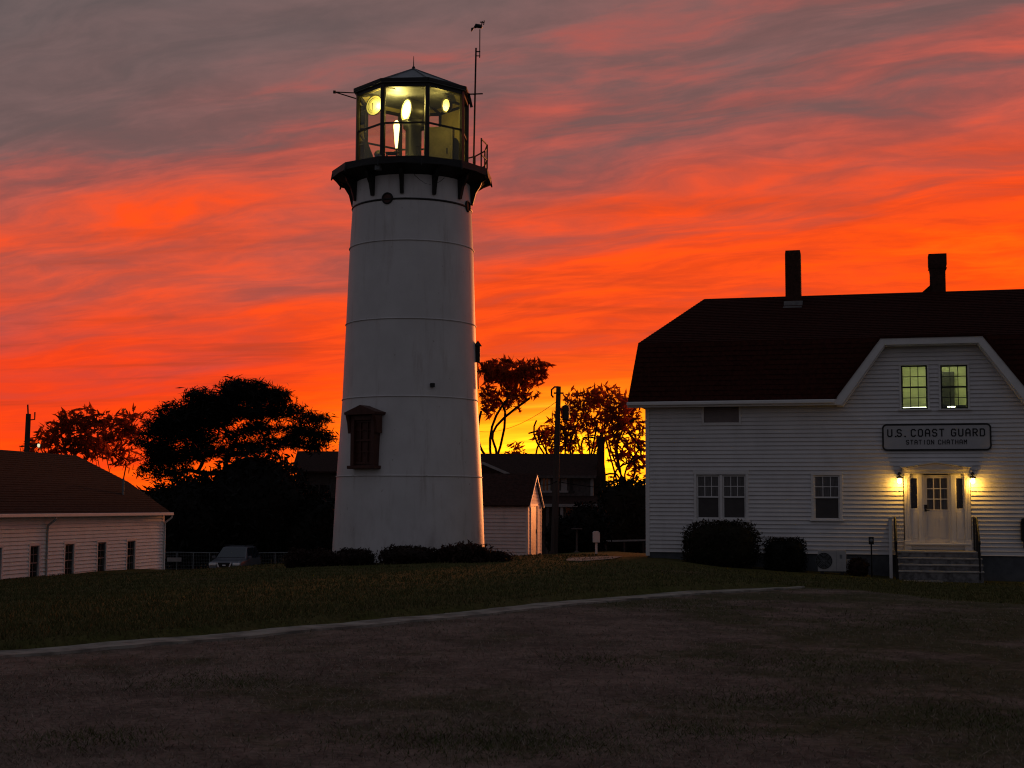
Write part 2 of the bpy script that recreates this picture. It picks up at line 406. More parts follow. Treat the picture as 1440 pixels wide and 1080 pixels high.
# ------------------------------------------------------------------ ground, path
def ground():
    def axis(lo, hi, step, far):
        a = list(np.arange(lo, hi + 1e-6, step)); s = step; x = hi
        while x < far: s *= 1.35; x += s; a.append(x)
        s = step; x = lo; pre = []
        while x > -far: s *= 1.35; x -= s; pre.append(x)
        return np.array(pre[::-1] + a)
    xs = axis(-22, 22, .22, 1500); ys = axis(5, 56, .20, 1500)
    X, Y = np.meshgrid(xs, ys); Z = gz(X, Y); nx, ny = len(xs), len(ys)
    vs = np.stack([X.ravel(), Y.ravel(), Z.ravel()], 1)
    i = np.arange(nx * ny).reshape(ny, nx)
    fs = np.stack([i[:-1, :-1].ravel(), i[:-1, 1:].ravel(), i[1:, 1:].ravel(), i[1:, :-1].ravel()], 1)
    me = bpy.data.meshes.new('ground'); me.from_pydata(vs.tolist(), [], fs.tolist()); me.shade_smooth()
    d = sdist(X, Y, EDGE).ravel()
    at = me.attributes.new('lawn', 'FLOAT', 'POINT'); at.data.foreach_set('value', ss(d, -.35, .35).astype(np.float32))
    m = bpy.data.materials.new('ground_turf'); m.use_nodes = True; t = NT(m.node_tree); b = t.n['Principled BSDF']
    oc = t.new('ShaderNodeTexCoord').outputs['Object']
    a = t.new('ShaderNodeAttribute', attribute_name='lawn').outputs['Fac']
    big = t.noise(oc, .16, 4, .6); mid = t.noise(oc, .9, 5, .65); fine = t.m('ADD', t.m('MULTIPLY', t.noise(oc, 14, 5, .7), .6), t.m('MULTIPLY', t.noise(t.map(oc, scale=(1, .6, 1)), 4.5, 5, .7), .4))
    dirt = t.mix(t.smooth(mid, .35, .65), (.205, .150, .124), (.118, .088, .072))
    sx = t.new('ShaderNodeSeparateXYZ'); t.put(sx.inputs[0], oc)
    pn = t.m('ADD', t.noise(t.map(oc, loc=(4, 9, 0), scale=(1, .8, 1)), .30, 6, .72), t.m('MULTIPLY', sx.outputs[0], .012))
    patch = t.m('MULTIPLY', t.smooth(pn, .47, .62), .85)
    dry = t.mix(patch, dirt, (.062, .064, .030))
    lawn = t.mix(t.smooth(mid, .35, .7), (.070, .070, .022), (.092, .078, .032))
    lawn = t.mix(t.m('MULTIPLY', t.smooth(big, .55, .68), .6), lawn, (.12, .082, .05))
    c = t.mix(t.smooth(t.m('ADD', a, t.m('MULTIPLY', t.m('SUBTRACT', fine, .5), .5)), .35, .65), dry, lawn)
    c = t.mix(t.smooth(fine, .36, .64), t.mix(1.0, c, (.64, .64, .64), 'MULTIPLY'), t.mix(1.0, c, (1.24, 1.24, 1.24), 'MULTIPLY'))
    t.put(b.inputs['Base Color'], c); b.inputs['Roughness'].default_value = 1.0; b.inputs['Specular IOR Level'].default_value = .03
    bn = t.new('ShaderNodeBump'); bn.inputs['Strength'].default_value = .8; bn.inputs['Distance'].default_value = .05
    t.put(bn.inputs['Height'], t.m('ADD', fine, t.m('MULTIPLY', mid, 1.5))); t.l.new(bn.outputs[0], b.inputs['Normal'])
    me.materials.append(m); o = bpy.data.objects.new('ground', me); COL.objects.link(o); struct(o)
ground()

def resample(line, step):
    out = []
    for (a, b) in zip(line[:-1], line[1:]):
        n = max(1, int(math.dist(a, b) / step))
        out += [(a[0] + (b[0] - a[0]) * k / n, a[1] + (b[1] - a[1]) * k / n) for k in range(n)]
    return out + [line[-1]]
def ribbon(name, line, w, lift, mat, jitter=.0):
    pts = resample(line, .3); mb = MB(); prev = None
    for i, (x, y) in enumerate(pts):
        a = pts[max(i - 1, 0)]; b = pts[min(i + 1, len(pts) - 1)]
        t = Vector((b[0] - a[0], b[1] - a[1])).normalized(); n = Vector((-t.y, t.x))
        k = w / 2 * min(1, (len(pts) - 1 - i) / 14 + .25)
        w0 = k + rnd.uniform(-jitter, jitter); w1 = k + rnd.uniform(-jitter, jitter)
        l = (x + n.x * w0, y + n.y * w0); r = (x - n.x * w1, y - n.y * w1); zc = g1(x, y) + lift
        cur = [(r[0], r[1], zc), (l[0], l[1], zc), (r[0], r[1], zc - .12), (l[0], l[1], zc - .12)]
        if prev:
            mb.add(prev + cur, [(0, 4, 5, 1), (2, 3, 7, 6), (0, 2, 6, 4), (1, 5, 7, 3)])
        prev = cur
    o = mb.build(name, mat); return struct(o)
ribbon('footpath', PATH, PW, .03, M['conc'], .045)

def grass():
    rs = np.random.RandomState(3)
    def blades(n, ymin, ymax, want, hmin, hmax, name, cols, keep):
        u = rs.rand(n); p = 1.15
        Y = (ymin ** -p + u * (ymax ** -p - ymin ** -p)) ** (-1 / p)
        X = (rs.rand(n) * 2 - 1) * (.45 * Y + 1.5)
        d = sdist(X, Y, EDGE) + rs.normal(0, .12, n)
        onpath = (np.abs(sdist(X, Y, PATH)) < PW * .5 + .03) & (X < PATH[-1][0] + .3)
        k = ((d > 0) == want) & ~onpath & keep(X, Y, rs)
        X, Y = X[k], Y[k]; n = len(X); Z = gz(X, Y) - .004
        h = rs.uniform(hmin, hmax, n) * rs.uniform(.6, 1.2, n); flat = 1.0 if want else 2.6; w = (.0022 + .00034 * Y if want else .0019 + .00021 * Y) * rs.uniform(.7, 1.3, n)
        a = rs.rand(n) * 2 * np.pi; lean = rs.uniform(.1, .8, n) * h * flat; la = rs.rand(n) * 2 * np.pi
        V = np.zeros((n, 3, 3))
        V[:, 0] = np.stack([X - np.cos(a) * w, Y - np.sin(a) * w, Z], 1)
        V[:, 1] = np.stack([X + np.cos(a) * w, Y + np.sin(a) * w, Z], 1)
        V[:, 2] = np.stack([X + np.cos(la) * lean, Y + np.sin(la) * lean, Z + h], 1)
        me = bpy.data.meshes.new(name); me.from_pydata(V.reshape(-1, 3).tolist(), [], np.arange(3 * n).reshape(n, 3).tolist())
        at = me.attributes.new('tint', 'FLOAT', 'POINT'); at.data.foreach_set('value', np.repeat(rs.rand(n), 3).astype(np.float32))
        me.materials.append(attrmat(name, cols)); o = bpy.data.objects.new(name, me); COL.objects.link(o); o['kind'] = 'stuff'
    def tufts(X, Y, r):
        k = np.zeros(len(X), bool)
        for px, py, sx_, sy_ in ((1150, 932, 1.0, .55), (1090, 985, .8, .35), (690, 1040, .9, .3), (960, 850, 1.4, .8), (520, 872, 1.2, .5), (1290, 870, 1.6, .9), (300, 960, .6, .3), (840, 930, .5, .3), (1400, 1010, .7, .4), (1000, 1030, .4, .2), (130, 1040, .4, .2)):
            d_ = ray(px, py); t_ = -(EYE) / d_.z; q = CP + d_ * t_
            k |= r.rand(len(X)) < .9 * np.exp(-((X - q.x) / sx_) ** 2 - ((Y - q.y) / (sy_ * 2)) ** 2)
        return k
    def clumpy(X, Y, r):
        f = np.sin(X * 1.3 + 2 * np.sin(Y * .7)) + np.sin(Y * 1.1 + 1.7 * np.sin(X * .9 + 1)) + np.sin(X * .43 - Y * .37 + 2) * 1.2
        return r.rand(len(X)) < np.clip(.50 + .12 * f, .08, 1)
    blades(190000, 14, 55, True, .035, .075, 'lawn_grass', [(0, (.054, .060, .018)), (.6, (.084, .078, .027)), (1, (.13, .105, .048))], lambda X, Y, r: ~((Y > 41) & (X > 3.2)))
    blades(330000, 6.5, 34, False, .014, .042, 'dry_grass', [(0, (.13, .11, .075)), (.45, (.19, .15, .115)), (1, (.30, .235, .185))], clumpy)
    blades(260000, 6.5, 30, False, .025, .055, 'green_tufts', [(0, (.050, .060, .020)), (.6, (.075, .085, .030)), (1, (.12, .115, .05))], tufts)
grass()

# ------------------------------------------------------------------ lighthouse
def lighthouse():
    Y0 = 45.0; S = F / Y0
    b = P(573.5, 786, Y0); t0 = P(580.5, 140, Y0); ax = (b.x + t0.x) / 2 + .02
    zb = g1(ax, Y0) - .25
    L = thing('lighthouse', 'tall white tapering lighthouse tower with black gallery and glowing glass lantern room', 'lighthouse', (ax, Y0, zb))
    def zt(py, Y=Y0): return P(577, py, Y).z - zb
    prof = [(108.5, 0), (106.6, zt(785)), (101.6, zt(671)), (95.0, zt(564)), (91.3, zt(459)), (87.6, zt(353)), (84.6, zt(297)), (82.5, zt(247))]
    prof = [(r / S, z) for r, z in prof]
    fine = []
    for (r0, z0), (r1, z1) in zip(prof[:-1], prof[1:]):
        for k in range(6): fine.append((r0 + (r1 - r0) * k / 6, z0 + (z1 - z0) * k / 6))
    fine.append(prof[-1])
    smooth_angle(MB().lathe(fine, 96).build('tower_shell', M['tower'], L), 60)
    def rad(z):
        for (r0, z0), (r1, z1) in zip(prof[:-1], prof[1:]):
            if z <= z1: return r0 + (r1 - r0) * (z - z0) / (z1 - z0)
        return prof[-1][0]
    for py in (671, 564, 459, 353, 297):
        z = zt(py); r = rad(z); d = .055 if py == 297 else .03
        MB().lathe([(r - .02, z - d * .6), (r + .022, z - d * .5), (r + .030, z), (r + .022, z + d * .5), (r - .02, z + d * .6)], 96, cap=False).build('band_ring', M['tower'] if py != 297 else M['blackpaint'], L, True)
    # gallery deck: twelve-sided, dark, on curved brackets
    zd = zt(247); RD = 113 / S
    def ngon(n, r, off): return [(r * math.sin(R(off + 360 / n * k)), -r * math.cos(R(off + 360 / n * k))) for k in range(n)]
    mb = MB(); mb.prismz(ngon(12, RD, 10), zd - .14, zd)
    mb.build('gallery_deck', M['black'], L, bevel=.02)
    mb = MB()
    pg = ngon(12, RD, 10); pi = ngon(12, RD - .06, 10)
    for k in range(12):
        a, c = pg[k], pg[(k + 1) % 12]; ai, ci = pi[k], pi[(k + 1) % 12]
        mb.add([(a[0] * 1.012, a[1] * 1.012, zd + .03), (c[0] * 1.012, c[1] * 1.012, zd + .03), (c[0] * 1.012, c[1] * 1.012, zd - .20), ((a[0] + c[0]) / 2 * 1.015, (a[1] + c[1]) / 2 * 1.015, zd - .17), (a[0] * 1.012, a[1] * 1.012, zd - .20),
                (ai[0], ai[1], zd + .03), (ci[0], ci[1], zd + .03), (ci[0], ci[1], zd - .20), ((ai[0] + ci[0]) / 2, (ai[1] + ci[1]) / 2, zd - .17), (ai[0], ai[1], zd - .20)],
               [(0, 1, 2, 3, 4), (9, 8, 7, 6, 5), (0, 5, 6, 1), (4, 3, 8, 9), (3, 2, 7, 8), (0, 4, 9, 5), (1, 6, 7, 2)])
        e = Vector((a[0] * 1.02, a[1] * 1.02, zd - .27)); mb.tube([(a[0] * .99, a[1] * .99, zd - .08), e], [.07, .02], 6)
    mb.build('gallery_rim', M['black'], L)
    mb = MB(); r0 = rad(zd - .2)
    mb.lathe([(RD - .12, zd - .15), (r0 + .42, zd - .21), (r0 + .12, zd - .32), (r0 - .02, zd - .40)], 48, cap=False)
    mb.build('gallery_soffit', M['black'], L, True)
    for k in range(12):
        an = R(-5.5 + 30 * k); w = .055; r1 = rad(zd - .95)
        pts = [(RD - .10, zd - .14), (RD - .30, zd - .28), (r0 + .34, zd - .40), (r0 + .20, zd - .62), (r1 + .10, zd - .88), (r1 + .07, zd - 1.0), (r1 - .06, zd - 1.0), (r0 - .06, zd - .14)]
        mb = MB().prism([(r, z) for r, z in pts], -w, w)
        mb.tf(Matrix.Rotation(an - R(90), 4, 'Z'))
        mb.build('gallery_bracket', M['black'], L)
    for k in range(4):
        an = R(-19.5 + 90 * k); z = zt(296); r = rad(z)
        mb = MB(); mb.lathe([(.185, 0), (.185, .05), (.15, .07), (.135, .03)], 24, cap=False)
        mb.tf(Matrix.Rotation(an - R(90), 4, 'Z') @ Matrix.Translation((r - .015, 0, z)) @ Matrix.Rotation(R(90), 4, 'Y'))
        ph = mb.build('porthole', M['black'], L, True)
        mb = MB().lathe([(.0, .03), (.14, .03)], 24, cap=False); mb.tf(Matrix.Rotation(an - R(90), 4, 'Z') @ Matrix.Translation((r - .01, 0, z)) @ Matrix.Rotation(R(90), 4, 'Y'))
        mb.build('glass', M['redwood'], ph)
    # lantern room, octagonal
    OFF = -4.6 - 22.5; RL = 80 / S
    zg0 = zt(224, Y0 - 1.7); zg1 = zt(121, Y0 - 1.7); ze = zt(112, Y0 - 1.78); zm = zt(172, Y0 - 1.7); zap = zt(97)
    def oc(r): return [(r * math.sin(R(OFF + 45 * k)), -r * math.cos(R(OFF + 45 * k))) for k in range(8)]
    c8 = oc(RL); mb = MB()
    mb.prismz(oc(RL + .03), zd - .005, zg0); base = mb.build('lantern_base', M['blackpaint'], L, bevel=.01)
    for k, (x, y) in enumerate(c8):
        an = R(OFF + 45 * k); mb = MB().box(-.07, .07, -.055, .045, zg0, ze - .02)
        mb.tf(Matrix.Translation((x, y, 0)) @ Matrix.Rotation(an, 4, 'Z')); mb.build('lantern_post', M['blackpaint'], L, bevel=.008)
    for k in range(8):
        a, c = Vector((*c8[k], 0)), Vector((*c8[(k + 1) % 8], 0)); d = (c - a).normalized() * .06
        a2, c2 = a + d, c - d; up = Vector((0, 0, 1))
        MB().beam(a2 + up * (ze - .10), c2 + up * (ze - .10), .10, .19).build('lantern_header', M['blackpaint'], L); MB().beam(a2 + up * (zg0 + .03), c2 + up * (zg0 + .03), .08, .06).build('lantern_sill', M['blackpaint'], L)
        if k != 3: MB().beam(a2 + up * zm, c2 + up * zm, .045, .055).build('glazing_bar', M['blackpaint'], L)
        if k == 3:      # solid back panel with the gallery door
            n = Vector((d.y, -d.x, 0)).normalized() * .02
            q = MB(); q.beam(a2 + up * ((zg0 + zg1) / 2 + .02), c2 + up * ((zg0 + zg1) / 2 + .02), .05, zg1 - zg0 - .07)
            q.build('lantern_wall', M['ceil'], L)
            mid = (a + c) / 2 * .975; t = d.normalized(); dm = MB()
            pts = [(-.36, zg0 + .1), (.36, zg0 + .1)] + [(.36 * math.cos(R(an)), zg0 + 1.05 + .36 * math.sin(R(an))) for an in range(0, 181, 20)]
            dm.prism(pts, -.02, .02); dm.tf(Matrix.Translation((mid.x, mid.y, 0)) @ Matrix.Rotation(math.atan2(t.y, t.x), 4, 'Z'))
            dd = dm.build('lantern_door', M['olive'], L)
        else:
            for z0, z1 in ((zg0 + .06, zm - .028), (zm + .028, ze - .195)):
                MB().quad((a2.x, a2.y, z0), (c2.x, c2.y, z0), (c2.x, c2.y, z1), (a2.x, a2.y, z1)).build('lantern_pane', M['lantglass'], L)
    RE = 86 / S; e8 = oc(RE); mb = MB()
    vs = [(x, y, ze) for x, y in e8] + [(x, y, ze - .07) for x, y in e8] + [(0, 0, zap), (0, 0, ze - .07)]
    mb.add(vs, [(k, (k + 1) % 8, 16) for k in range(8)] + [(k, k + 8, (k + 1) % 8 + 8, (k + 1) % 8) for k in range(8)] + [((k + 1) % 8 + 8, k + 8, 17) for k in range(8)])
    rf = mb.build('lantern_roof', M['grey'], L)
    mb = MB()
    for k in range(8): mb.beam((e8[k][0], e8[k][1], ze + .01), (e8[(k + 1) % 8][0], e8[(k + 1) % 8][1], ze + .01), .05, .10)
    mb.build('roof_edge', M['black'], rf)
    mb = MB()
    for k in range(8): mb.beam((e8[k][0] * .98, e8[k][1] * .98, ze + .045), (0, 0, zap + .012), .04, .04)
    mb.build('roof_seam', M['grey'], rf)
    MB().tube([(0, 0, zap - .05), (0, 0, zap + .06), (0, 0, zap + .10), (0, 0, zap + .42)], [.06, .05, .016, .008], 8).build('roof_spike', M['black'], L)
    i8 = oc(RL - .08); mb = MB()                               # ceiling with radiating ribs
    mb.add([(x, y, ze - .12) for x, y in i8] + [(0, 0, ze + .22)], [((k + 1) % 8, k, 8) for k in range(8)])
    ce = mb.build('lantern_ceiling', M['ceil'], L)
    mb = MB()
    for k in range(8):
        mb.beam((i8[k][0], i8[k][1], ze - .15), (0, 0, ze + .19), .06, .09)
        q, w_ = i8[k], i8[(k + 1) % 8]; mb.beam((q[0] * .55, q[1] * .55, ze + .03), (w_[0] * .55, w_[1] * .55, ze + .03), .05, .06)
    mb.build('rib', M['olive'], ce)
    MB().prismz(oc(RL - .09), zg0 - .03, zg0 + .012).build('lantern_floor', M['olive'], L)
    # arms at the eaves
    zz = ze - .05
    mb = MB(); mb.beam((-RE * .95, -.5, zz), (-RE - .55, -.42, zz + .05), .03); mb.beam((-RE * .95, -.1, zz - .07), (-RE - .55, -.42, zz + .05), .03); mb.box(-RE - .60, -RE - .52, -.46, -.38, zz + .01, zz + .09)
    mb.build('eave_arm', M['black'], L)
    mb = MB(); mb.beam((RE * .92, -.4, zz), (RE + .32, -.4, zz + .02), .035); mb.beam((RE * .93, -.35, zz), (RE * .98, -.40, zz - .42), .09, .05)
    mb.build('eave_arm', M['black'], L)
    # weather mast
    mx = P(669, 200, Y0).x - ax; my = -.35
    top = zt(72); mb = MB(); mb.tube([(mx - .06, my, zd - .05), (mx, my, top)], .028, 8); mb.tube([(mx - .02, my, top - .12), (mx + .14, my, top - .12)], .02, 6)
    mb.tube([(mx + .12, my, top - .32), (mx + .12, my, zt(46))], .018, 6); mb.tube([(mx - .02, my, top - .26), (mx + .14, my, top - .26)], .016, 6)
    mb.tube([(mx, my, zz), (RE * .9, -.5, zz)], .016, 6)
    ms = mb.build('weather_mast', M['black'], L)
    za = zt(43); hx = mx + .10
    mb = MB(); mb.tube([(hx - .16, my, za - .02), (hx - .10, my, za + .05), (hx + .02, my, za + .03), (hx + .09, my, za - .02)], [.03, .075, .07, .03], 8)
    mb.add([(hx - .15, my, za), (hx - .26, my, za - .02), (hx - .27, my, za - .16), (hx - .21, my, za - .10), (hx - .15, my + .015, za), (hx - .26, my + .015, za - .02), (hx - .27, my + .015, za - .16), (hx - .21, my + .015, za - .10)], [(0, 1, 2, 3), (7, 6, 5, 4), (0, 4, 5, 1), (1, 5, 6, 2), (2, 6, 7, 3), (3, 7, 4, 0)])
    mb.tube([(hx + .06, my, za), (hx + .10, my, za + .20)], .02, 6); mb.tube([(hx + .02, my, za + .17), (hx + .17, my, za + .16)], .018, 6); mb.tube([(hx + .14, my, za + .08), (hx + .16, my, za + .22)], .018, 6)
    mb.build('anemometer', M['black'], ms)
    # gallery railing round the back and right side only
    mb = MB(); rr = RD - .14; prev = None
    A = list(range(68, 222, 19))
    for i, an in enumerate(A):
        q = Vector((rr * math.sin(R(an)), -rr * math.cos(R(an)), 0)); h = 1.0
        mb.tube([q + Vector((0, 0, zd - .02)), q + Vector((0, 0, zd + h))], .028, 6)
        if prev is not None:
            for hh in (h - .02, .48): mb.tube([prev + Vector((0, 0, zd + hh)), q + Vector((0, 0, zd + hh))], .024, 6)
        prev = q
    mb.build('gallery_railing', M['black'], L)
    # hatch and small box hung on the rim
    mb = MB(); an = R(-22); mb.box(-.08, .08, -.10, .06, zd - .35, zd + .12); mb.tf(Matrix.Translation((RD * math.sin(an) * .93, -RD * math.cos(an) * .93, 0)) @ Matrix.Rotation(an, 4, 'Z')); mb.build('junction_box', M['grey'], L)
    mb = MB(); mb.prism([(-1.56, zg0 + .95), (-1.44, zg0 + .95), (-1.08, zg0 + .02), (-1.40, zg0 + .02)], -.52, -.46); mb.build('hatch_cover', M['black'], L)
    mb = MB(); mb.tube([(r0 * math.sin(R(6)) , -rad(zd - .4) - .02, zd - .4)] + [(rad(zd) * math.sin(R(6 + 5 * k)) * 1.012, -rad(zd) * math.cos(R(6 + 5 * k)) * 1.012, zd - .42 - .28 * math.sin(math.pi * k / 6)) for k in range(7)], .008, 5); mb.build('loose_cable', M['wire'], L)
    # wall box with hood on the right edge, its conduit
    zv = zt(497); an = R(84); r = rad(zv); d = Vector((math.sin(an), -math.cos(an), 0))
    mb = MB(); q = d * (r + .07)
    mb.box(q.x - .07, q.x + .07, q.y - .07, q.y + .07, zv - .30, zv + .22); mb.add([(q.x - .12, q.y - .12, zv + .22), (q.x + .12, q.y - .12, zv + .22), (q.x + .12, q.y + .12, zv + .22), (q.x - .12, q.y + .12, zv + .22), (q.x, q.y, zv + .40)], [(0, 1, 4), (1, 2, 4), (2, 3, 4), (3, 0, 4), (3, 2, 1, 0)])
    zl = zt(548); ql = d * (rad(zl) + .05); mb.tube([(q.x, q.y, zv - .25), (ql.x, ql.y, zl)], .022, 6); mb.build('vent_hood', M['black'], L)
    zv = zt(549); an = R(22); r = rad(zv); mb = MB().box(-.06, .06, -.10, .05, zv - .06, zv + .06); mb.tf(Matrix.Translation((r * math.sin(an), -r * math.cos(an), 0)) @ Matrix.Rotation(an, 4, 'Z')); mb.build('wall_vent', M['black'], L)
    # hooded window box
    pc = P(522.5, 615, Y0); zc = zt(615); an = math.asin((pc.x - ax) / (rad(zc) + .1)); z0, z1 = zt(655, Y0 - 2), zt(584, Y0 - 2); hw = .45
    T = Matrix.Translation((math.sin(an) * (rad(z0) + .13), -math.cos(an) * (rad(z0) + .13), 0)) @ Matrix.Rotation(an, 4, 'Z')
    def wb(mb, name, mat, par, bev=0): mb.tf(T); return mb.build(name, mat, par, bevel=bev)
    mb = MB(); mb.box(-hw, -hw + .13, -.06, .75, z0, z1); mb.box(hw - .13, hw, -.06, .75, z0, z1); mb.box(-hw + .13, hw - .13, -.06, .75, z1 - .16, z1 - .001); mb.box(-hw + .13, hw - .13, .05, .75, z0, z0 + .05)
    wn = wb(mb, 'window', M['redwood'], L, .012)
    wb(MB().box(-hw - .08, hw + .08, -.12, .25, z0 - .10, z0 - .001), 'sill', M['redwood'], wn, .015)
    mb = MB(); mb.prism([(-hw - .13, z1), (hw + .13, z1), (hw + .16, z1 + .08), (0, z1 + .30), (-hw - .16, z1 + .08)], -.20, .55)
    for s in (-1, 1):
        m2 = MB().prism([(-.19, z1 - .001), (.2, z1 - .001), (.2, z1 - .55), (-.05, z1 - .55), (-.10, z1 - .25)], -.05, .05); m2.tf(Matrix.Translation((s * (hw + .055), 0, 0)) @ Matrix.Rotation(R(90), 4, 'Z')); mb.add(m2.v, m2.f)
    wb(mb, 'hood', M['redwood'], wn, .012)
    mb = MB(); zmid = (z0 + z1) / 2
    for z in (z0 + .05, zmid - .03, z1 - .22): mb.box(-hw + .13, hw - .13, .02, .06, z, z + .06)
    for x in (-.13, .13): mb.box(x - .014, x + .014, .025, .055, z0 + .11, z1 - .22)
    for z in ((z0 + zmid) / 2 + .03, (z1 + zmid) / 2 - .07): mb.box(-hw + .13, hw - .13, .027, .053, z - .014, z + .014)
    wb(mb, 'sash', M['redwood'], wn)
    wb(MB().quad((-hw + .13, .07, z0), (hw - .13, .07, z0), (hw - .13, .07, z1), (-hw + .13, .07, z1)), 'pane', M['redwood'], wn)

    # ---- what stands inside the lantern, and its glass reflections built as lamps
    zf = zb + zg0 + .012; S2 = S
    bl = P(569, 156, Y0 - .15); bc = Vector((ax + .02, Y0, zf))
    B = thing('rotating_beacon', 'big drum beacon with glowing round lens standing in the middle of the lantern room', 'beacon', bc)
    an = R(180 + 58)
    axd = Vector((-.85, -.53, 0)); lz = bl.z - zf
    Q = axd.to_track_quat('Z', 'Y').to_matrix().to_4x4(); ctr = Matrix.Translation((.06, 0, lz)) @ Q
    mb = MB(); mb.lathe([(.08, -.46), (.20, -.43), (.33, -.22), (.37, .0), (.38, .30), (.40, .31), (.40, .36), (.355, .36)], 40, cap=False); mb.tf(ctr); mb.build('drum', M['olive'], B, True)
    mb = MB(); mb.lathe([(.0, .37), (.18, .365), (.27, .35)], 40, cap=False); mb.tf(ctr); mb.build('lens', M['lens'], B, True)
    for q0, q1 in ((.275, .312), (.317, .35)): mb = MB(); mb.lathe([(q0, .352), (q1, .345)], 40, cap=False); mb.tf(ctr); mb.build('lens_ring', M['lensring'], B)
    MB().lathe([(.40, 0), (.40, .16), (.30, .18), (.26, .24), (.26, lz - .62), (.34, lz - .55), (.36, lz - .30)], 32).build('pedestal', M['olive'], B, True)
    mb = MB(); mb.box(.10, .42, -.22, .22, lz - .55, lz + .02); mb.build('motor_housing', M['blackpaint'], B, bevel=.02); mb = MB(); mb.beam((.2, -.3, .16), (.2, -.3, .75), .03); mb.beam((.12, -.3, .75), (.28, -.3, .78), .04); mb.build('lever', M['blackpaint'], B)
    b2 = P(527, 148.5, Y0 - .75)
    B2 = thing('left_reflection', 'yellow round reflection in the left lantern glass, built as a glowing lamp', 'lamp', (b2.x, Y0 - .75, zf))  # added lamp shape in place of a lens reflected in the glass
    lz2 = b2.z - zf; Q = Vector((-.55, -.83, .05)).to_track_quat('Z', 'Y').to_matrix().to_4x4(); ctr = Matrix.Translation((0, 0, lz2)) @ Q
    mb = MB(); mb.lathe([(.10, -.14), (.28, -.10), (.325, .0), (.335, .04), (.315, .04)], 36, cap=False); mb.tf(ctr); mb.build('drum', M['olive'], B2, True)
    mb = MB(); mb.lathe([(0, .05), (.10, .048), (.17, .045)], 36, cap=False); mb.tf(ctr); mb.build('lens', M['refl_disc'], B2, True)
    for q0, q1 in ((.175, .24), (.247, .312)): mb = MB(); mb.lathe([(q0, .044), (q1, .030)], 36, cap=False); mb.tf(ctr); mb.build('lens_ring', M['refl_ring'], B2)
    mb = MB(); mb.beam((0, -.15, .2), (0, .05, .0), .02); mb.v = []; mb.f = []
    mb.tube([(0, .12, lz2 + .1), (0, .15, ze - zg0 - .15)], .02, 6); mb.build('added_hanger', M['olive'], B2)
    mb = MB().tube([(-.05, -.10, lz2 - .16), (-.055, -.095, lz2 + .06)], .018, 6); mb.build('reflection_bar', M['olive'], B2)  # dark upright line across the reflected disc
    tb = P(551, 212, Y0 - .6)
    T3 = thing('small_table', 'small dark stool on the lantern floor left of the beacon', 'stool', (tb.x, Y0 - .6, zf))
    mb = MB().box(-.19, .19, -.15, .15, .42, .47); mb.build('top', M['black'], T3, bevel=.01)
    for sx in (-1, 1):
        for sy in (-1, 1): MB().beam((sx * .15, sy * .11, .42), (sx * .18, sy * .13, 0), .035).build('leg', M['black'], T3)
    fl = P(558, 187, Y0 - .5)
    F3 = thing('upright_reflection', 'bright upright reflection in the lantern, built as a glass lamp on the stool', 'lamp', (fl.x, Y0 - .6, zf + .471))  # lamp shape added for an elongated reflection above the stool
    mb = MB(); mb.lathe([(.09, 0), (.09, .03), (.03, .06), (.03, .14)], 16); mb.build('stand', M['olive'], F3)
    h = fl.z - zf - .47
    mb = MB(); mb.lathe([(.03, .14), (.05, .30), (.09, h + .10), (.10, h + .20), (.07, h + .33), (.02, h + .38)], 20); mb.build('globe', M['refl_flame'], F3, True)
    mb = MB(); ml = P(533, 210, Y0 - .9)
    V = thing('small_fan', 'small black machine standing in the left corner of the lantern floor', 'machine', (ml.x, Y0 - .9, zf))
    MB().lathe([(.12, 0), (.12, .04), (.03, .07), (.03, .2)], 16).build('base', M['black'], V)
    mb = MB().lathe([(.10, -.06), (.15, -.02), (.15, .04), (.09, .07)], 16); mb.tf(Matrix.Translation((0, 0, .33)) @ Matrix.Rotation(R(70), 4, 'X')); mb.build('head', M['black'], V, True)
    ld = bpy.data.lights.new('left_reflection_fill', 'POINT'); ld.energy = 30; ld.color = (1, .72, .17); ld.shadow_soft_size = .15  # added fill light, brightens the cabinet and wall on the right
    lo = bpy.data.objects.new('left_reflection_fill', ld); COL.objects.link(lo); lo.parent = B2; lo.location = (.12, -.20, lz2 - .05)
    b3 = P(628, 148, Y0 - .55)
    B3 = thing('right_reflection', 'small yellow reflection in the right lantern glass, built as a glowing lamp', 'lamp', (b3.x, Y0 - .55, zf))  # extra disc added where the glass mirrors the beacon's glow
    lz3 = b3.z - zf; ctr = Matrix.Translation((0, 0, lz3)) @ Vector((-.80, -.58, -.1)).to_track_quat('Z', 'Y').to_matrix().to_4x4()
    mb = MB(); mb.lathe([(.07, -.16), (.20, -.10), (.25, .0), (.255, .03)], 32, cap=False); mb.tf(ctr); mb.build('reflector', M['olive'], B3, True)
    for q0, q1, mm in ((0, .11, 'refl_disc'), (.115, .19, 'refl_ring')): mb = MB(); mb.lathe([(q0, .03), (q1, .02)], 32, cap=False); mb.tf(ctr); mb.build('lens', M[mm], B3)
    MB().tube([(.05, .08, lz3), (.06, .1, ze - zg0 - .15)], .02, 6).build('added_hanger', M['olive'], B3)
    ld = bpy.data.lights.new('right_reflection_fill', 'POINT'); ld.energy = 26; ld.color = (1, .72, .17); ld.shadow_soft_size = .12  # added fill light for the right half of the lantern interior
    lo = bpy.data.objects.new('right_reflection_fill', ld); COL.objects.link(lo); lo.parent = B3; lo.location = (-.25, -.05, lz3 - .15)
    cb = P(632, 190, Y0 + .75)
    K = thing('equipment_cabinet', 'tall grey green cabinet standing behind the beacon against the lantern wall', 'cabinet', (cb.x - .35, Y0 + 1.02, zf), R(-8))
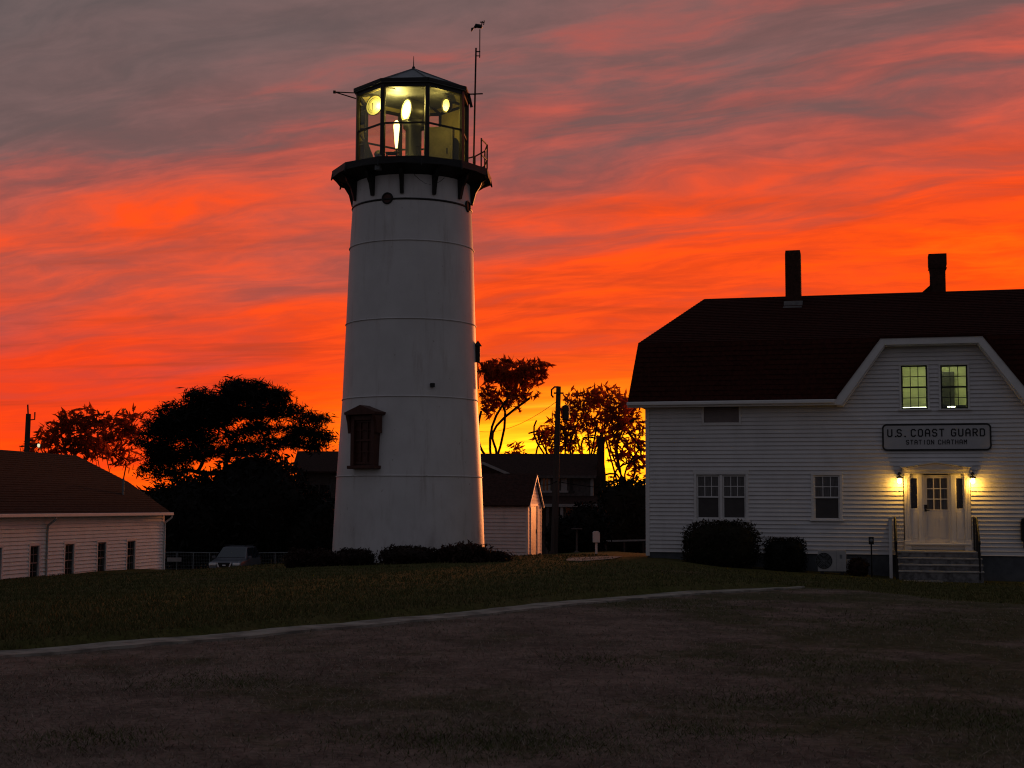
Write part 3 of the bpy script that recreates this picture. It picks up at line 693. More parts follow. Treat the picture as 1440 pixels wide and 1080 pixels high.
    MB().box(-.48, .48, -.16, .16, 0, 1.72).build('cabinet_body', M['cabinet'], K, bevel=.015); MB().box(-.40, .40, -.185, -.163, .12, 1.62).build('cabinet_door', M['cabinet'], K, bevel=.01); MB().box(.28, .32, -.22, -.186, .8, .98).build('handle', M['black'], K)
    ld = bpy.data.lights.new('beacon_light', 'POINT'); ld.energy = 95; ld.color = (1, .76, .22); ld.shadow_soft_size = .2
    lo = bpy.data.objects.new('beacon_light', ld); COL.objects.link(lo); lo.parent = B; lo.location = (-.50, -.55, lz + .18)
lighthouse()

# ------------------------------------------------------------------ station house
def window(par, fr_out, u0, u1, z0, z1, cas, cols, rows, mats, rec=.05, sill=True, v=0.0, frame_mat=None, lit=False):
    """double-hung sash window; u0..z1 is the opening, the casing stands round it"""
    tm, cm = M['trim'], frame_mat or M['trim']
    mb = MB(); o = v - .045
    mb.box(u0 - cas, u0, o, v + .02, z0 - .002, z1 + .002); mb.box(u1, u1 + cas, o, v + .02, z0 - .002, z1 + .002)
    mb.box(u0 - cas, u1 + cas, o - .004, v + .02, z1 + .003, z1 + cas * 1.1); mb.box(u0 - cas, u1 + cas, o, v + .02, z0 - cas * .7, z0 - .003)
    w = mb.build('window', tm, par, bevel=.004)
    if sill: MB().box(u0 - cas - .04, u1 + cas + .04, o - .05, v + .01, z0 - .05, z0 - .004).build('sill', tm, w, bevel=.006)
    zm = (z0 + z1) / 2; s = .045; mb = MB()
    for (a, b, dv) in ((z0, zm + .02, .0), (zm - .02, z1, -.02)):
        q0, q1 = v + .0 + dv + .025, v + .03 + dv + .025
        mb.box(u0, u0 + s, q0, q1, a, b); mb.box(u1 - s, u1, q0, q1, a, b); mb.box(u0 + s, u1 - s, q0, q1, a, a + s); mb.box(u0 + s, u1 - s, q0, q1, b - s, b)
        n = rows[0] if a == z0 else rows[1]; c = cols[0] if a == z0 else cols[1]
        for k in range(1, c): x = u0 + s + (u1 - u0 - 2 * s) * k / c; mb.box(x - .011, x + .011, q0 + .006, q1 - .006, a + s, b - s)
        for k in range(1, n): z = a + s + (b - a - 2 * s) * k / n; mb.box(u0 + s, u1 - s, q0 + .008, q1 - .008, z - .011, z + .011)
    mb.build('sash', cm, w)
    for i, (a, b) in enumerate(((z0, zm), (zm, z1))):
        q = v + .045 - .02 * i
        MB().quad((u0, q, a), (u1, q, a), (u1, q, b), (u0, q, b)).build('pane', mats[i], w)
    return w

STROKES = {'U': [[(0, 6), (0, 1), (1, 0), (3, 0), (4, 1), (4, 6)]], 'S': [[(4, 5), (3, 6), (1, 6), (0, 5), (0, 4), (1, 3), (3, 3), (4, 2), (4, 1), (3, 0), (1, 0), (0, 1)]],
           'C': [[(4, 5), (3, 6), (1, 6), (0, 5), (0, 1), (1, 0), (3, 0), (4, 1)]], 'O': [[(1, 0), (3, 0), (4, 1), (4, 5), (3, 6), (1, 6), (0, 5), (0, 1), (1, 0)]],
           'A': [[(0, 0), (0, 4.6), (1.2, 6), (2.8, 6), (4, 4.6), (4, 0)], [(0, 2.6), (4, 2.6)]], 'T': [[(0, 6), (4, 6)], [(2, 6), (2, 0)]],
           'G': [[(4, 5), (3, 6), (1, 6), (0, 5), (0, 1), (1, 0), (3, 0), (4, 1), (4, 2.8), (2.3, 2.8)]], 'R': [[(0, 0), (0, 6), (3, 6), (4, 5), (4, 4), (3, 3), (0, 3)], [(2, 3), (4, 0)]],
           'D': [[(0, 0), (0, 6), (3, 6), (4, 5), (4, 1), (3, 0), (0, 0)]], 'I': [[(2, 0), (2, 6)]], 'N': [[(0, 0), (0, 6), (4, 0), (4, 6)]],
           'H': [[(0, 0), (0, 6)], [(4, 0), (4, 6)], [(0, 3), (4, 3)]], 'M': [[(0, 0), (0, 6), (2, 3), (4, 6), (4, 0)]], '.': [[(1.6, 0), (2.4, 0)]]}
def lettering(text, u0, u1, z0, h, th, v):
    adv = {' ': 4.6, '.': 2.4, 'I': 6.4}
    tot = sum(adv.get(c, 7.0) for c in text) - 3.0; sx = (u1 - u0) / tot; sz = h / 6; x = u0; mb = MB(); k = 0
    for c in text:
        off = 0 if c not in '.' else -1.2
        for st in STROKES.get(c, []):
            for a, b in zip(st[:-1], st[1:]):
                A = Vector((x + (a[0] + off) * sx, 0, z0 + a[1] * sz)); Bq = Vector((x + (b[0] + off) * sx, 0, z0 + b[1] * sz))
                d = (Bq - A).normalized(); n = Vector((-d.z, 0, d.x)) * th / 2; A = A - d * th * .35; Bq = Bq + d * th * .35; k += 1; vv = v - .0004 * (k % 5)
                q = [A - n, Bq - n, Bq + n, A + n]
                mb.add([(p.x, vv - .006, p.z) for p in q] + [(p.x, vv + .004, p.z) for p in q], [(0, 1, 2, 3), (0, 4, 5, 1), (1, 5, 6, 2), (2, 6, 7, 3), (3, 7, 4, 0)])
        x += adv.get(c, 7.0) * sx
    return mb
def rrect(u0, u1, z0, z1, r, n=6):
    out = []
    for cx, cz, a0 in ((u1 - r, z1 - r, 0), (u0 + r, z1 - r, 90), (u0 + r, z0 + r, 180), (u1 - r, z0 + r, 270)):
        out += [(cx + r * math.cos(R(a0 + 90 * k / n)), cz + r * math.sin(R(a0 + 90 * k / n))) for k in range(n + 1)]
    return out

HOUSE_YAW = -R(14)
HO = P(910, 779, 44.8)
HF = Frame(HO, HOUSE_YAW)
def station():
    h = HF.hit
    H = thing('station_house', 'white clapboard station house with dark gambrel roof, two chimneys and lamp lit front door', 'house', HO, HOUSE_YAW)
    gc = h(1311, 600)[0]; UR = gc * 2                     # mirror line of the front gable, right end of the house
    zs = (h(912, 774)[1] + h(1180, 780)[1] + h(1390, 783)[1]) / 3      # foot of the siding
    zev = h(905, 568, -.35)[1]; zbr = h(900, 483, .45)[1]; zrg = h(1100, 417, 4.0)[1]
    DEP = 8.0
    # gable trapezoid (outer edge of rake) mirrored about its middle
    ul = h(1174, 560, -.4)[0]; ut = h(1238, 476, -.4)[0]; zt_ = h(1300, 474.5, -.4)[1]; zl_ = h(1174, 562, -.4)[1]
    hl, ht = gc - ul, gc - ut
    def outline(z):
        if z < zev - .02: return 0.02, UR - .02
        k = (z - zl_) / (zt_ - zl_); w = hl + (ht - hl) * max(0, min(1, k)) - .10
        return gc - w, gc + w
    # openings
    def rect(px0, px1, py0, py1):
        a = h(px0, py1); b = h(px1, py0); return [a[0], b[0], a[1], b[1]]
    w1 = rect(980, 1048.5, 668, 729.5); w2 = rect(1145, 1180.5, 668.5, 730.5); w3 = rect(990, 1039, 571.5, 594.5)
    wa = rect(1268, 1303.5, 513.5, 575.5); wbx = rect(1323.5, 1360, 513, 575); wb_ = wbx
    dr = rect(1271.5, 1364.5, 662, 771)
    dr[2] = zs
    wm = (w1[0] + w1[1]) / 2
    mir = lambda r: [2 * gc - r[1], 2 * gc - r[0], r[2], r[3]]
    W1, W2 = mir(w1), mir(w2)
    holes = [w1, w2, w3, wa, wb_, dr, W1, W2, mir(w3)]
    siding(zs, zt_ - .05, outline, holes, .127, .040).build('front_wall', M['siding'], H)
    # left end and back walls, gable parts above closed by the roof
    mb = siding(zs, zbr, lambda z: ((0, DEP) if z < zev else (.5 * (z - zev) / (zbr - zev), DEP - .5 * (z - zev) / (zbr - zev))), [], .125, .02)
    mb.v = [(-0 - (0 - y) * -1 if False else y * 1.0, x, z) for x, y, z in mb.v]
    mb.v = [(x, y, z) for x, y, z in mb.v]; mb.build('end_wall', M['siding'], H)
    mb = MB(); mb.quad((0, DEP, zs), (UR, DEP, zs), (UR, DEP, zev), (0, DEP, zev)); mb.quad((UR, 0, zs), (UR, DEP, zs), (UR, DEP - .5, zbr), (UR, .5, zbr), (UR, 0, zev)); mb.build('back_wall', M['siding'], H)
    MB().box(.03, UR - .03, .015, DEP - .03, -1.2, zs + .02).build('foundation', M['found'], H)
    MB().box(-.035, .09, -.05, .09, zs - .12, zev + .1).build('corner_board', M['trim'], H, bevel=.006)
    # roof
    eL = h(882.5, 560, -.42)[0]; bL = h(897.5, 483, .45)[0]; rL = h(991, 420, 4.0)[0]; RZ = 4.0
    zr = zrg; ze = zev + .07
    mb = MB(); N = 1
    f = lambda u: 2 * gc - u
    pts = {'e0': (eL, -.42, ze), 'e1': (f(eL), -.42, ze), 'b0': (bL, .45, zbr), 'b1': (f(bL), .45, zbr), 'r0': (rL, RZ, zr), 'r1': (f(rL), RZ, zr),
           'B0': (bL, DEP - .45, zbr), 'B1': (f(bL), DEP - .45, zbr), 'E0': (eL, DEP + .42, ze), 'E1': (f(eL), DEP + .42, ze)}
    kk = list(pts); vs = [pts[q] for q in kk]; ix = {q: i for i, q in enumerate(kk)}
    fs = [('e0', 'e1', 'b1', 'b0'), ('b0', 'b1', 'r1', 'r0'), ('B0', 'B1', 'E1', 'E0')[::-1], ('r0', 'r1', 'B1', 'B0'), ('e0', 'b0', 'B0', 'E0'), ('b0', 'r0', 'B0'), ('e1', 'b1', 'B1', 'E1')[::-1], ('b1', 'r1', 'B1')[::-1]]
    fs = fs[1:]
    mb.add(vs, [tuple(ix[q] for q in fa) for fa in fs])
    for u0_, u1_ in ((eL, -.001), (UR + .001, f(eL))): mb.quad((u0_, -.42, ze), (u0_, DEP + .42, ze), (u1_, DEP + .42, ze), (u1_, -.42, ze))
    # the lower front slope stops against the gable on both sides
    def lowpt(u, z): return (u, -.42 + .87 * (z - ze) / (zbr - ze), z)
    def gedge(z): return hl + (ht - hl) * max(0, min(1, (z - zl_) / (zt_ - zl_))) - .04
    for sg in (-1, 1):
        q = [lowpt(gc + sg * (gc - eL), ze), lowpt(gc + sg * gedge(ze), ze), lowpt(gc + sg * gedge(zbr), zbr), lowpt(gc + sg * (gc - bL), zbr)]
        mb.quad(*(q if sg < 0 else q[::-1]))
    roof = mb.build('roof', M['shingle'], H)
    mb = MB(); n = 12; nrm = Vector((0, -(zbr - ze), .87)).normalized()
    for k in range(n):
        za, zb = ze + (zbr - ze) * k / n, ze + (zbr - ze) * (k + 1) / n; o1 = nrm * (.018 + rnd.uniform(0, .006)); o2 = nrm * .003
        for sg in (-1, 1):
            ea, eb = (gc - eL) + (eL - bL) * k / n, (gc - eL) + (eL - bL) * (k + 1) / n
            p0, p1, q1, q0 = (Vector(lowpt(gc + sg * w, z)) for w, z in ((ea, za), (gedge(za), za), (gedge(zb), zb), (eb, zb)))
            f4 = [p0 + o1, p1 + o1, q1 + o2, q0 + o2]; mb.quad(*(f4 if sg < 0 else f4[::-1])); mb.quad(p0, p1, p1 + o1, p0 + o1)
    a0, a1, b0, b1 = (Vector(pts[q]) for q in ('b0', 'b1', 'r0', 'r1')); n = int((b0 - a0).length / .16); nrm = (a1 - a0).cross(b0 - a0).normalized()
    for k in range(n):
        p0, p1, q0, q1 = a0.lerp(b0, k / n), a1.lerp(b1, k / n), a0.lerp(b0, (k + 1) / n), a1.lerp(b1, (k + 1) / n)
        o1, o2 = nrm * (.018 + rnd.uniform(0, .006)), nrm * .003
        mb.quad(p0 + o1, p1 + o1, q1 + o2, q0 + o2); mb.quad(p0, p1, p1 + o1, p0 + o1)
    mb.build('shingle_courses', M['shingle'], roof)
    # eave fascia and gutter
    for a, b in ((eL, ul + .02), (f(ul) - .02, f(eL))):
        MB().box(a, b, -.46, -.36, ze - .19, ze - .01).build('fascia', M['trim'], H, bevel=.008)
        MB().box(a - .01, b - .03, -.56, -.464, ze - .13, ze - .02).build('gutter', M['trim'], H, bevel=.02)
        MB().box(a + .01, b - .02, -.355, -.024, ze - .165, ze - .145).build('soffit', M['trim'], H)
    # front gable: roof prism and rake boards
    ol = [(gc - hl, zl_), (gc - ht, zt_), (gc + ht, zt_), (gc + hl, zl_)]
    th = .06; mb = MB()
    up = [(gc - hl - .10, zl_ - .02), (gc - ht - .04, zt_ + th), (gc + ht + .04, zt_ + th), (gc + hl + .10, zl_ - .02)]
    mb.prism(ol + up[::-1], -.45, 1.3); mb.build('gable_roof', M['shingle'], H)
    tw = .20; mb = MB()
    inn = [(gc - hl + tw * 1.02, zl_ - .16), (gc - ht + tw * .62, zt_ - tw), (gc + ht - tw * .62, zt_ - tw), (gc + hl - tw * 1.02, zl_ - .16)]
    out_ = [(gc - hl, zl_ - .16)] + ol + [(gc + hl, zl_ - .16)]
    for q in ([(gc - hl, zl_ - .16), (gc - hl, zl_), (gc - ht, zt_), inn[1], inn[0]], [(gc - ht, zt_), (gc + ht, zt_), inn[2], inn[1]], [(gc + ht, zt_), (gc + hl, zl_), (gc + hl, zl_ - .16), inn[3], inn[2]]):
        mb.prism(q[::-1], -.42, -.36)
        q2 = [(gc + (u - gc) * .985, z - .03) for u, z in q]; mb.prism(q2[::-1], -.355, -.03)
    mb.build('rake_board', M['trim'], H, bevel=.006)
    # chimneys
    def chimney(px0, px1, py0, v, base, cap):
        a = h(px0, py0, v); b = h(px1, py0, v); w = (b[0] - a[0]) / 2; c = (a[0] + b[0]) / 2; top = a[1]; mb = MB()
        zf = zbr + (zr - zbr) * ((v - w - .45) / (RZ - .45)) if v < RZ else zr - .4
        s = w if cap else w
        if cap:
            prof = [(w * .84, zf - .5), (w * .84, top - .62), (w * .90, top - .5), (w, top - .36), (w, top)]
        else:
            prof = [(w, zf - .5), (w, top - .30), (w, top - .12), (w * .94, top)]
        for (r0, z0), (r1, z1) in zip(prof[:-1], prof[1:]):
            mb.add([(c - r0, v - r0, z0), (c + r0, v - r0, z0), (c + r0, v + r0, z0), (c - r0, v + r0, z0), (c - r1, v - r1, z1), (c + r1, v - r1, z1), (c + r1, v + r1, z1), (c - r1, v + r1, z1)], [(0, 1, 5, 4), (1, 2, 6, 5), (2, 3, 7, 6), (3, 0, 4, 7), (4, 5, 6, 7)])
        ch = mb.build('chimney', M['brick'], H, bevel=.01)
        mb = MB()
        for k in range(int((top - zf) / .075)):
            z = zf + .075 * k; r = (w * .84 if cap and z < top - .5 else w) + .003
            if z > top - .45: break
            mb.box(c - r, c + r, v - r, v + r, z, z + .008)
        mb.build('mortar_course', M['brick'], ch)
        if not cap:
            mb = MB(); mb.box(c - w - .05, c + w + .05, v - w - .10, v + w + .02, zf - .16, zf + .10); mb.prism([(c - w - .10, zf - .22), (c + w + .03, zf - .22), (c + w + .03, zf - .1), (c - w - .05, zf - .1)], v - w - .32, v - w)
            mb.build('flashing', M['lead'], ch)
        else:
            mb = MB(); z0 = zr - .05; mb.add([(c - w - .28, v - .3, z0), (c - w * .8, v - .3, z0), (c - w * .8, v - .3, z0 + .30), (c - w - .28, v + .6, z0), (c - w * .8, v + .6, z0), (c - w * .8, v + .6, z0 + .30)], [(0, 1, 2), (5, 4, 3), (0, 2, 5, 3)]); mb.build('saddle', M['shingle'], ch)
    chimney(1104.3, 1126, 354, 3.55, 432, False)
    chimney(1305, 1330.5, 359, 4.3, 410, True)
    # windows
    cw = .085; dg, ct, bl = M['shade'], M['curtain'], M['blind']
    for r, l in ((w1, 1), (W1, 0)):
        m_ = (r[0] + r[1]) / 2; wa0 = window(H, None, r[0], m_ - .045, r[2], r[3], .0, (1, 3), (1, 2), (dg, ct))
        window(H, None, m_ + .045, r[1], r[2], r[3], .0, (1, 3), (1, 2), (dg, ct))
        mb = MB(); mb.box(m_ - .045, m_ + .045, -.04, .05, r[2], r[3]); c = cw
        mb.box(r[0] - c, r[0] - .001, -.048, .02, r[2] - .03, r[3] + .03); mb.box(r[1] + .001, r[1] + c, -.048, .02, r[2] - .03, r[3] + .03); mb.box(r[0] - c - .02, r[1] + c + .02, -.052, .02, r[3] + .002 + .028, r[3] + .14); mb.box(r[0] - c - .03, r[1] + c + .03, -.09, .02, r[2] - .10, r[2] - .032)
        mb.build('window_casing', M['trim'], H, bevel=.005)
    window(H, None, *w2, cw, (1, 3), (1, 2), (dg, ct)); window(H, None, *W2, cw, (1, 3), (1, 2), (dg, ct))
    for r in (w3, mir(w3)):
        mb = MB(); mb.box(r[0] - .07, r[1] + .07, -.05, .02, r[2] - .09, r[2]); mb.box(r[0] - .07, r[0], -.045, .02, r[2], r[3]); mb.box(r[1], r[1] + .07, -.045, .02, r[2], r[3]); mb.box(r[0] - .07, r[1] + .07, -.046, .02, r[3], r[3] + .05)
        w = mb.build('transom_window', M['trim'], H, bevel=.004); MB().quad((r[0], .01, r[2]), (r[1], .01, r[2]), (r[1], .01, r[3]), (r[0], .01, r[3])).build('pane', M['transom'], w)
    for r in (wa, wb_): window(H, None, *r, .06, (3, 3), (2, 2), (M['litglass'], M['litglass']), frame_mat=M['blackpaint'])
    # the lit office behind the two upper windows
    a, b = wa[0] - .5, wb_[1] + .5; z0, z1 = wa[2] - .25, wa[3] + .30; d0, d1 = .10, 2.6
    mb = MB(); mb.quad((a, d1, z0), (b, d1, z0), (b, d1, z1), (a, d1, z1)); mb.quad((a, d0, z0), (a, d1, z0), (a, d1, z1), (a, d0, z1)); mb.quad((b, d1, z0), (b, d0, z0), (b, d0, z1), (b, d1, z1))
    mb.quad((a, d0, z1), (a, d1, z1), (b, d1, z1), (b, d0, z1)); mb.quad((a, d1, z0), (a, d0, z0), (b, d0, z0), (b, d1, z0)); mb.quad((a, d0, z0), (a, d0, z1), (wa[0] - .03, d0, z1), (wa[0] - .03, d0, z0)); mb.quad((wb_[1] + .03, d0, z0), (wb_[1] + .03, d0, z1), (b, d0, z1), (b, d0, z0))
    rm = mb.build('office_room', M['room'], H)
    mb = MB(); mb.box(a + .55, gc - .15, 1.0, 1.12, z1 - .10, z1 - .02); mb.box(gc + .3, b - .6, 1.5, 1.62, z1 - .10, z1 - .02)
    mb.box(wa[0] + .05, wa[1] - .02, .35, .38, wa[2] + .05, wa[2] + .085); mb.box(wb_[0] + .1, wb_[1] - .1, .35, .38, wb_[2] + .06, wb_[2] + .10); mb.build('tube_light', M['tube'], rm)
    mb = MB(); mb.box(wb_[0], wb_[1], .16, .34, wb_[2] - .1, wb_[2] + .045); mb.box(wb_[0] + .05, wb_[0] + .2, .2, .3, wb_[2] + .045, wb_[2] + .14); mb.box(wb_[0] + .42, wb_[1] - .05, .2, .3, wb_[2] + .045, wb_[2] + .12)
    mb.box(a + .4, gc + .1, 2.2, 2.55, z0, z0 + .5); mb.box(gc + .35, gc + .8, 2.3, 2.55, z0, z1 - .3); mb.build('office_clutter', M['olive'], rm)
    mb = MB()
    for r in (wa, wb_):
        for k in range(15):
            z = r[3] - .06 - k * (r[3] - r[2]) / 32
    # ---- front door surround
    D = {}
    zd0 = zs + .02; zdr = h(1316, 763.5)[1]; ztop = h(1316, 667)[1]
    pl0, pl1 = h(1271.5, 700)[0], h(1364.5, 700)[0]; pw = .165
    for s, (a, b) in enumerate(((pl0, pl0 + pw), (pl1 - pw, pl1))):
        mb = MB(); mb.box(a, b, -.085, .06, zd0 - .08, ztop + .02); mb.box(a - .02, b + .02, -.11, .06, zd0 - .08, zdr + .07); mb.box(a - .02, b + .02, -.105, .06, ztop - .06, ztop + .021)
        for q in (.25, .5, .75): x = a + pw * q; mb.box(x - .012, x + .012, -.093, -.084, zdr + .15, ztop - .12)
        mb.build('pilaster', M['trim'], H, bevel=.005)
    # panel field with sidelights
    ra, rb = pl0 + pw, pl1 - pw; s0, s1 = h(1281, 700)[0], h(1289.8, 700)[0]; t0, t1 = h(1345, 700)[0], h(1354, 700)[0]; zsl0, zsl1 = h(1316, 715)[1], h(1316, 672.5)[1]
    d0_, d1_ = h(1299.3, 700)[0], h(1334.5, 700)[0]; l0, l1 = h(1291, 700)[0], h(1296.5, 700)[0]; m0, m1 = h(1337.5, 700)[0], h(1343.5, 700)[0]
    mb = MB(); y0, y1 = -.02, .08
    for a, b, c, d in ((ra, s0, zdr, ztop), (s1, l0 , zdr, ztop), (t1, rb, zdr, ztop), (m1, t0, zdr, ztop), (s0, s1, zdr, zsl0), (s0, s1, zsl1, ztop), (t0, t1, zdr, zsl0), (t0, t1, zsl1, ztop), (l1, d0_, zdr, ztop), (d1_, m0, zdr, ztop)):
        if b > a: mb.box(a, b, y0, y1, c, d)
    for a, b in ((l0, l1), (m0, m1)): mb.box(a, b, -.06, y1, zdr, ztop)
    for a, b in ((ra + .02, l0 - .02), (m1 + .02, rb - .02)): mb.box(a, b, y0 - .012, y0, zdr + .12, zsl0 - .1)
    mb.box(ra, rb, -.03, .08, zdr - .20, zdr - .001)
    mb.build('door_surround', M['trim'], H, bevel=.004)
    MB().box(pl0 + .02, pl1 - .02, -.16, .08, zdr - .062, zdr - .012).build('threshold', M['trim'], H, bevel=.006)
    for a, b in ((s0, s1), (t0, t1)):
        MB().box(a, b, .03, .05, zsl0, zsl1).build('sidelight', M['winglass'], H)
    gl = [h(1304, 716.5), h(1331.8, 672.5)]
    mb = MB(); y0, y1 = .02, .07; ga, gb, gz0, gz1 = gl[0][0], gl[1][0], gl[0][1], gl[1][1]
    mb.box(d0_, ga, y0, y1, zdr, ztop - .02); mb.box(gb, d1_, y0, y1, zdr, ztop - .02); mb.box(ga, gb, y0, y1, zdr, gz0); mb.box(ga, gb, y0, y1, gz1, ztop - .02)
    for k in (1, 2):
        x = ga + (gb - ga) * k / 3; mb.box(x - .016, x + .016, y0 + .003, y1, gz0, gz1); z = gz0 + (gz1 - gz0) * k / 3; mb.box(ga, gb, y0 + .005, y1, z - .016, z + .016)
    hw = (d1_ - d0_ - .34) / 2
    for a in (d0_ + .10, d1_ - .10 - hw): mb.box(a, a + hw, y0 - .008, y0, zdr + .15, gz0 - .22); 
    mb.box(ga - .03, gb + .03, y0 - .008, y0, gz0 - .035, gz0 - .001)
    dd = mb.build('front_door', M['door'], H, bevel=.004)
    MB().quad((ga, .055, gz0), (gb, .055, gz0), (gb, .055, gz1), (ga, .055, gz1)).build('pane', M['curtain'], dd)
    hx, hz = h(1298.8, 714.5); hx += .06
    mb = MB(); mb.box(hx - .045, hx + .045, -.02, .02, hz - .02, hz + .10); mb.tube([(hx, -.02, hz - .06), (hx, -.06, hz - .06), (hx + .11, -.06, hz - .065)], .014, 8); mb.box(hx - .03, hx + .03, -.0, .02, hz - .10, hz - .03)
    mb.build('door_handle', M['black'], dd, bevel=.004)
    # portico hood: flat band and low pediment
    p0, p1 = h(1267, 657, -.3)[0], h(1365.5, 657, -.3)[0]; zp = h(1316, 657.5, -.3)[1]; zpa = h(1316, 648.5, -.32)[1]; pm_ = (p0 + p1) / 2
    mb = MB(); mb.box(pl0 - .04, pl1 + .04, -.20, .05, ztop + .022, zp - .07); mb.box(p0 + .05, p1 - .05, -.28, .05, zp - .068, zp - .012)
    mb.build('entablature', M['trim'], H, bevel=.006)
    mb = MB(); mb.prism([(p0 + .08, zp - .011), (p1 - .08, zp - .011), (pm_, zpa - .06)], -.27, .03); mb.build('pediment', M['trim'], H)
    mb = MB(); mb.prism([(p0, zp - .01), (pm_, zpa - .05), (pm_, zpa), (p0 - .03, zp + .03)], -.36, .03); mb.prism([(pm_, zpa - .05), (p1, zp - .01), (p1 + .03, zp + .03), (pm_, zpa)], -.36, .03); mb.build('pediment_cornice', M['trim'], H, bevel=.004)
    # porch lamps
    for px in (1265, 1368):
        lu, lz = h(px, 674, -.17)
        mb = MB(); mb.lathe([(.05, 0), (.05, .025)], 16); mb.tf(Matrix.Translation((lu, -.02, lz + .17)) @ Matrix.Rotation(R(90), 4, 'X'))
        mb.tube([(lu, -.03, lz + .17), (lu, -.10, lz + .19), (lu, -.16, lz + .16), (lu, -.17, lz + .08)], .016, 8); mb.lathe([(.03, lz + .10), (.09, lz + .055), (.095, lz + .03), (.05, lz + .03)], 16, lu, -.17)
        lm = mb.build('wall_lamp', M['olive'], H)
        MB().lathe([(.045, lz + .029), (.065, lz - .03), (.062, lz - .09), (.03, lz - .125), (.005, lz - .13)], 16, lu, -.17).build('globe', M['bulb'], lm, True)
        ld = bpy.data.lights.new('porch_light', 'POINT'); ld.energy = 19; ld.color = (1, .50, .06); ld.shadow_soft_size = .05
        lo = bpy.data.objects.new('porch_light', ld); COL.objects.link(lo); lo.parent = H; lo.location = (lu, -.24, lz - .16)
    # sign
    r = rect(1241, 1393.3, 595.3, 634)
    SG = thing('station_sign', 'long white sign with black rounded border lettered in black above the front door', 'sign', HO + HF.u * ((r[0] + r[1]) / 2) + Vector((0, 0, r[2])), HOUSE_YAW)
    c = (r[0] + r[1]) / 2; W2_, H2 = (r[1] - r[0]) / 2, r[3] - r[2]
    MB().prism(rrect(-W2_, W2_, 0, H2, .13)[::-1], -.075, -.03).build('board', M['signwhite'], SG)
    o, i = rrect(-W2_, W2_, 0, H2, .13), rrect(-W2_ + .045, W2_ - .045, .045, H2 - .045, .09); n = len(o); mb = MB()
    mb.add([(x * 1.002, -.084, z) for x, z in o] + [(x, -.084, z) for x, z in i] + [(x * 1.002, -.02, z) for x, z in o] + [(x, -.02, z) for x, z in i], [(k, k + n, (k + 1) % n + n, (k + 1) % n) for k in range(n)] + [(k, (k + 1) % n, (k + 1) % n + 2 * n, k + 2 * n) for k in range(n)] + [(k + n, k + 3 * n, (k + 1) % n + 3 * n, (k + 1) % n + n) for k in range(n)])
    mb.build('border', M['signblack'], SG)
    t = [h(1248.5, 614), h(1384, 603.3), h(1274.5, 625), h(1359, 618.6)]
    lettering('U.S. COAST GUARD', t[0][0] - c, t[1][0] - c, t[0][1] - r[2], t[1][1] - t[0][1], .037, -.078).build('lettering', M['signblack'], SG)
    lettering('STATION CHATHAM', t[2][0] - c, t[3][0] - c, t[2][1] - r[2], t[3][1] - t[2][1], .022, -.078).build('lettering', M['signblack'], SG)
    # steps
    vd = -1.35; ST = thing('front_steps', 'four stone steps with pale treads climbing to the front door', 'steps', HO, HOUSE_YAW)
    s0, s1 = h(1262, 776, vd)[0], h(1380.5, 776, vd)[0]; zdk = h(1320, 775.5, vd)[1]
    ys = [(776, 785.5), (785.5, 795), (795, 804.5), (804.5, 812)]
    v = vd; ztop_ = zdk
    zbot = h(1320, 812, vd - .85)[1]; n = 4; rs = (zdk - zbot) / n
    for k in range(n):
        zt = zdk - rs * k; vv = vd - .28 * k; q = .03 * k * 0
        back = 0.02 if k == 0 else vv + .28 + .0
        ext = -.03
        mb = MB().box(s0 + .02, s1 - .02, vv + .025, -.03 if k == 0 else vv + .28 + .02, zt - rs - (.5 if k == n - 1 else .0), zt - .045); mb.build('riser', M['stone'], ST)
        MB().box(s0, s1, vv, -.03 if k == 0 else vv + .30, zt - .044, zt).build('tread', M['tread'], ST, bevel=.008)
    zfill = zbot - .3; mb = MB().box(s0 + .03, s1 - .03, vd + .1, -.05, zfill, zdk - .05); mb.build('step_core', M['stone'], ST)
    def rail(px, name_label):
        ru = h(px, 770, vd)[0]; top = h(px, 729, vd)[1]
        Rr = thing('handrail', name_label, 'railing', HO, HOUSE_YAW, 'iron handrails of the front steps')
        zb_ = zbot - .05
        mb = MB(); mb.tube([(ru, -.06, top + .02), (ru, vd + .02, top), (ru, vd - .82, top - .62), (ru, vd - .92, top - .66), (ru, vd - .95, top - .72)], .026, 8); mb.build('rail', M['black'], Rr, True)
        for vv, zz, zf_ in ((-.12, top + .01, zdk - .01), (vd + .06, top, zdk - .01), (vd - .82, top - .62, zb_)):
            MB().tube([(ru, vv, zz), (ru, vv, zf_)], .024, 8).build('post', M['black'], Rr)
        for vv in (-.5, -.85, vd - .25, vd - .5):
            zz = top if vv > vd else top + (vv - vd) * .75; zl = zdk if vv > vd else zdk - .28 * 0 - rs * math.ceil(-(vv - vd) / .28)
            MB().tube([(ru, vv, zz), (ru, vv, zl - .01)], .012, 6).build('baluster', M['black'], Rr)
    rail(1259.8, 'black iron handrail beside the white post left of the steps'); rail(1374.5, 'black iron handrail on the right edge of the steps')
    a = h(1250.5, 780, -1.1)[0]; b = h(1255, 780, -1.1)[0]; zt = h(1252, 728, -1.1)[1]; z0 = g1(*(HO + HF.u * a + HF.v * -1.1).xy) - HO.z - .1
    WP = thing('white_screen', 'white wooden post with sloping side panel left of the front steps', 'post', HO, HOUSE_YAW)
    mb = MB().box(a, b, -1.14, -1.02, z0, zt - .02); mb.build('post', M['trim'], WP, bevel=.006); mb = MB().box(a - .03, b + .03, -1.17, -.99, zt - .019, zt + .02); mb.build('post_cap', M['trim'], WP, bevel=.006)
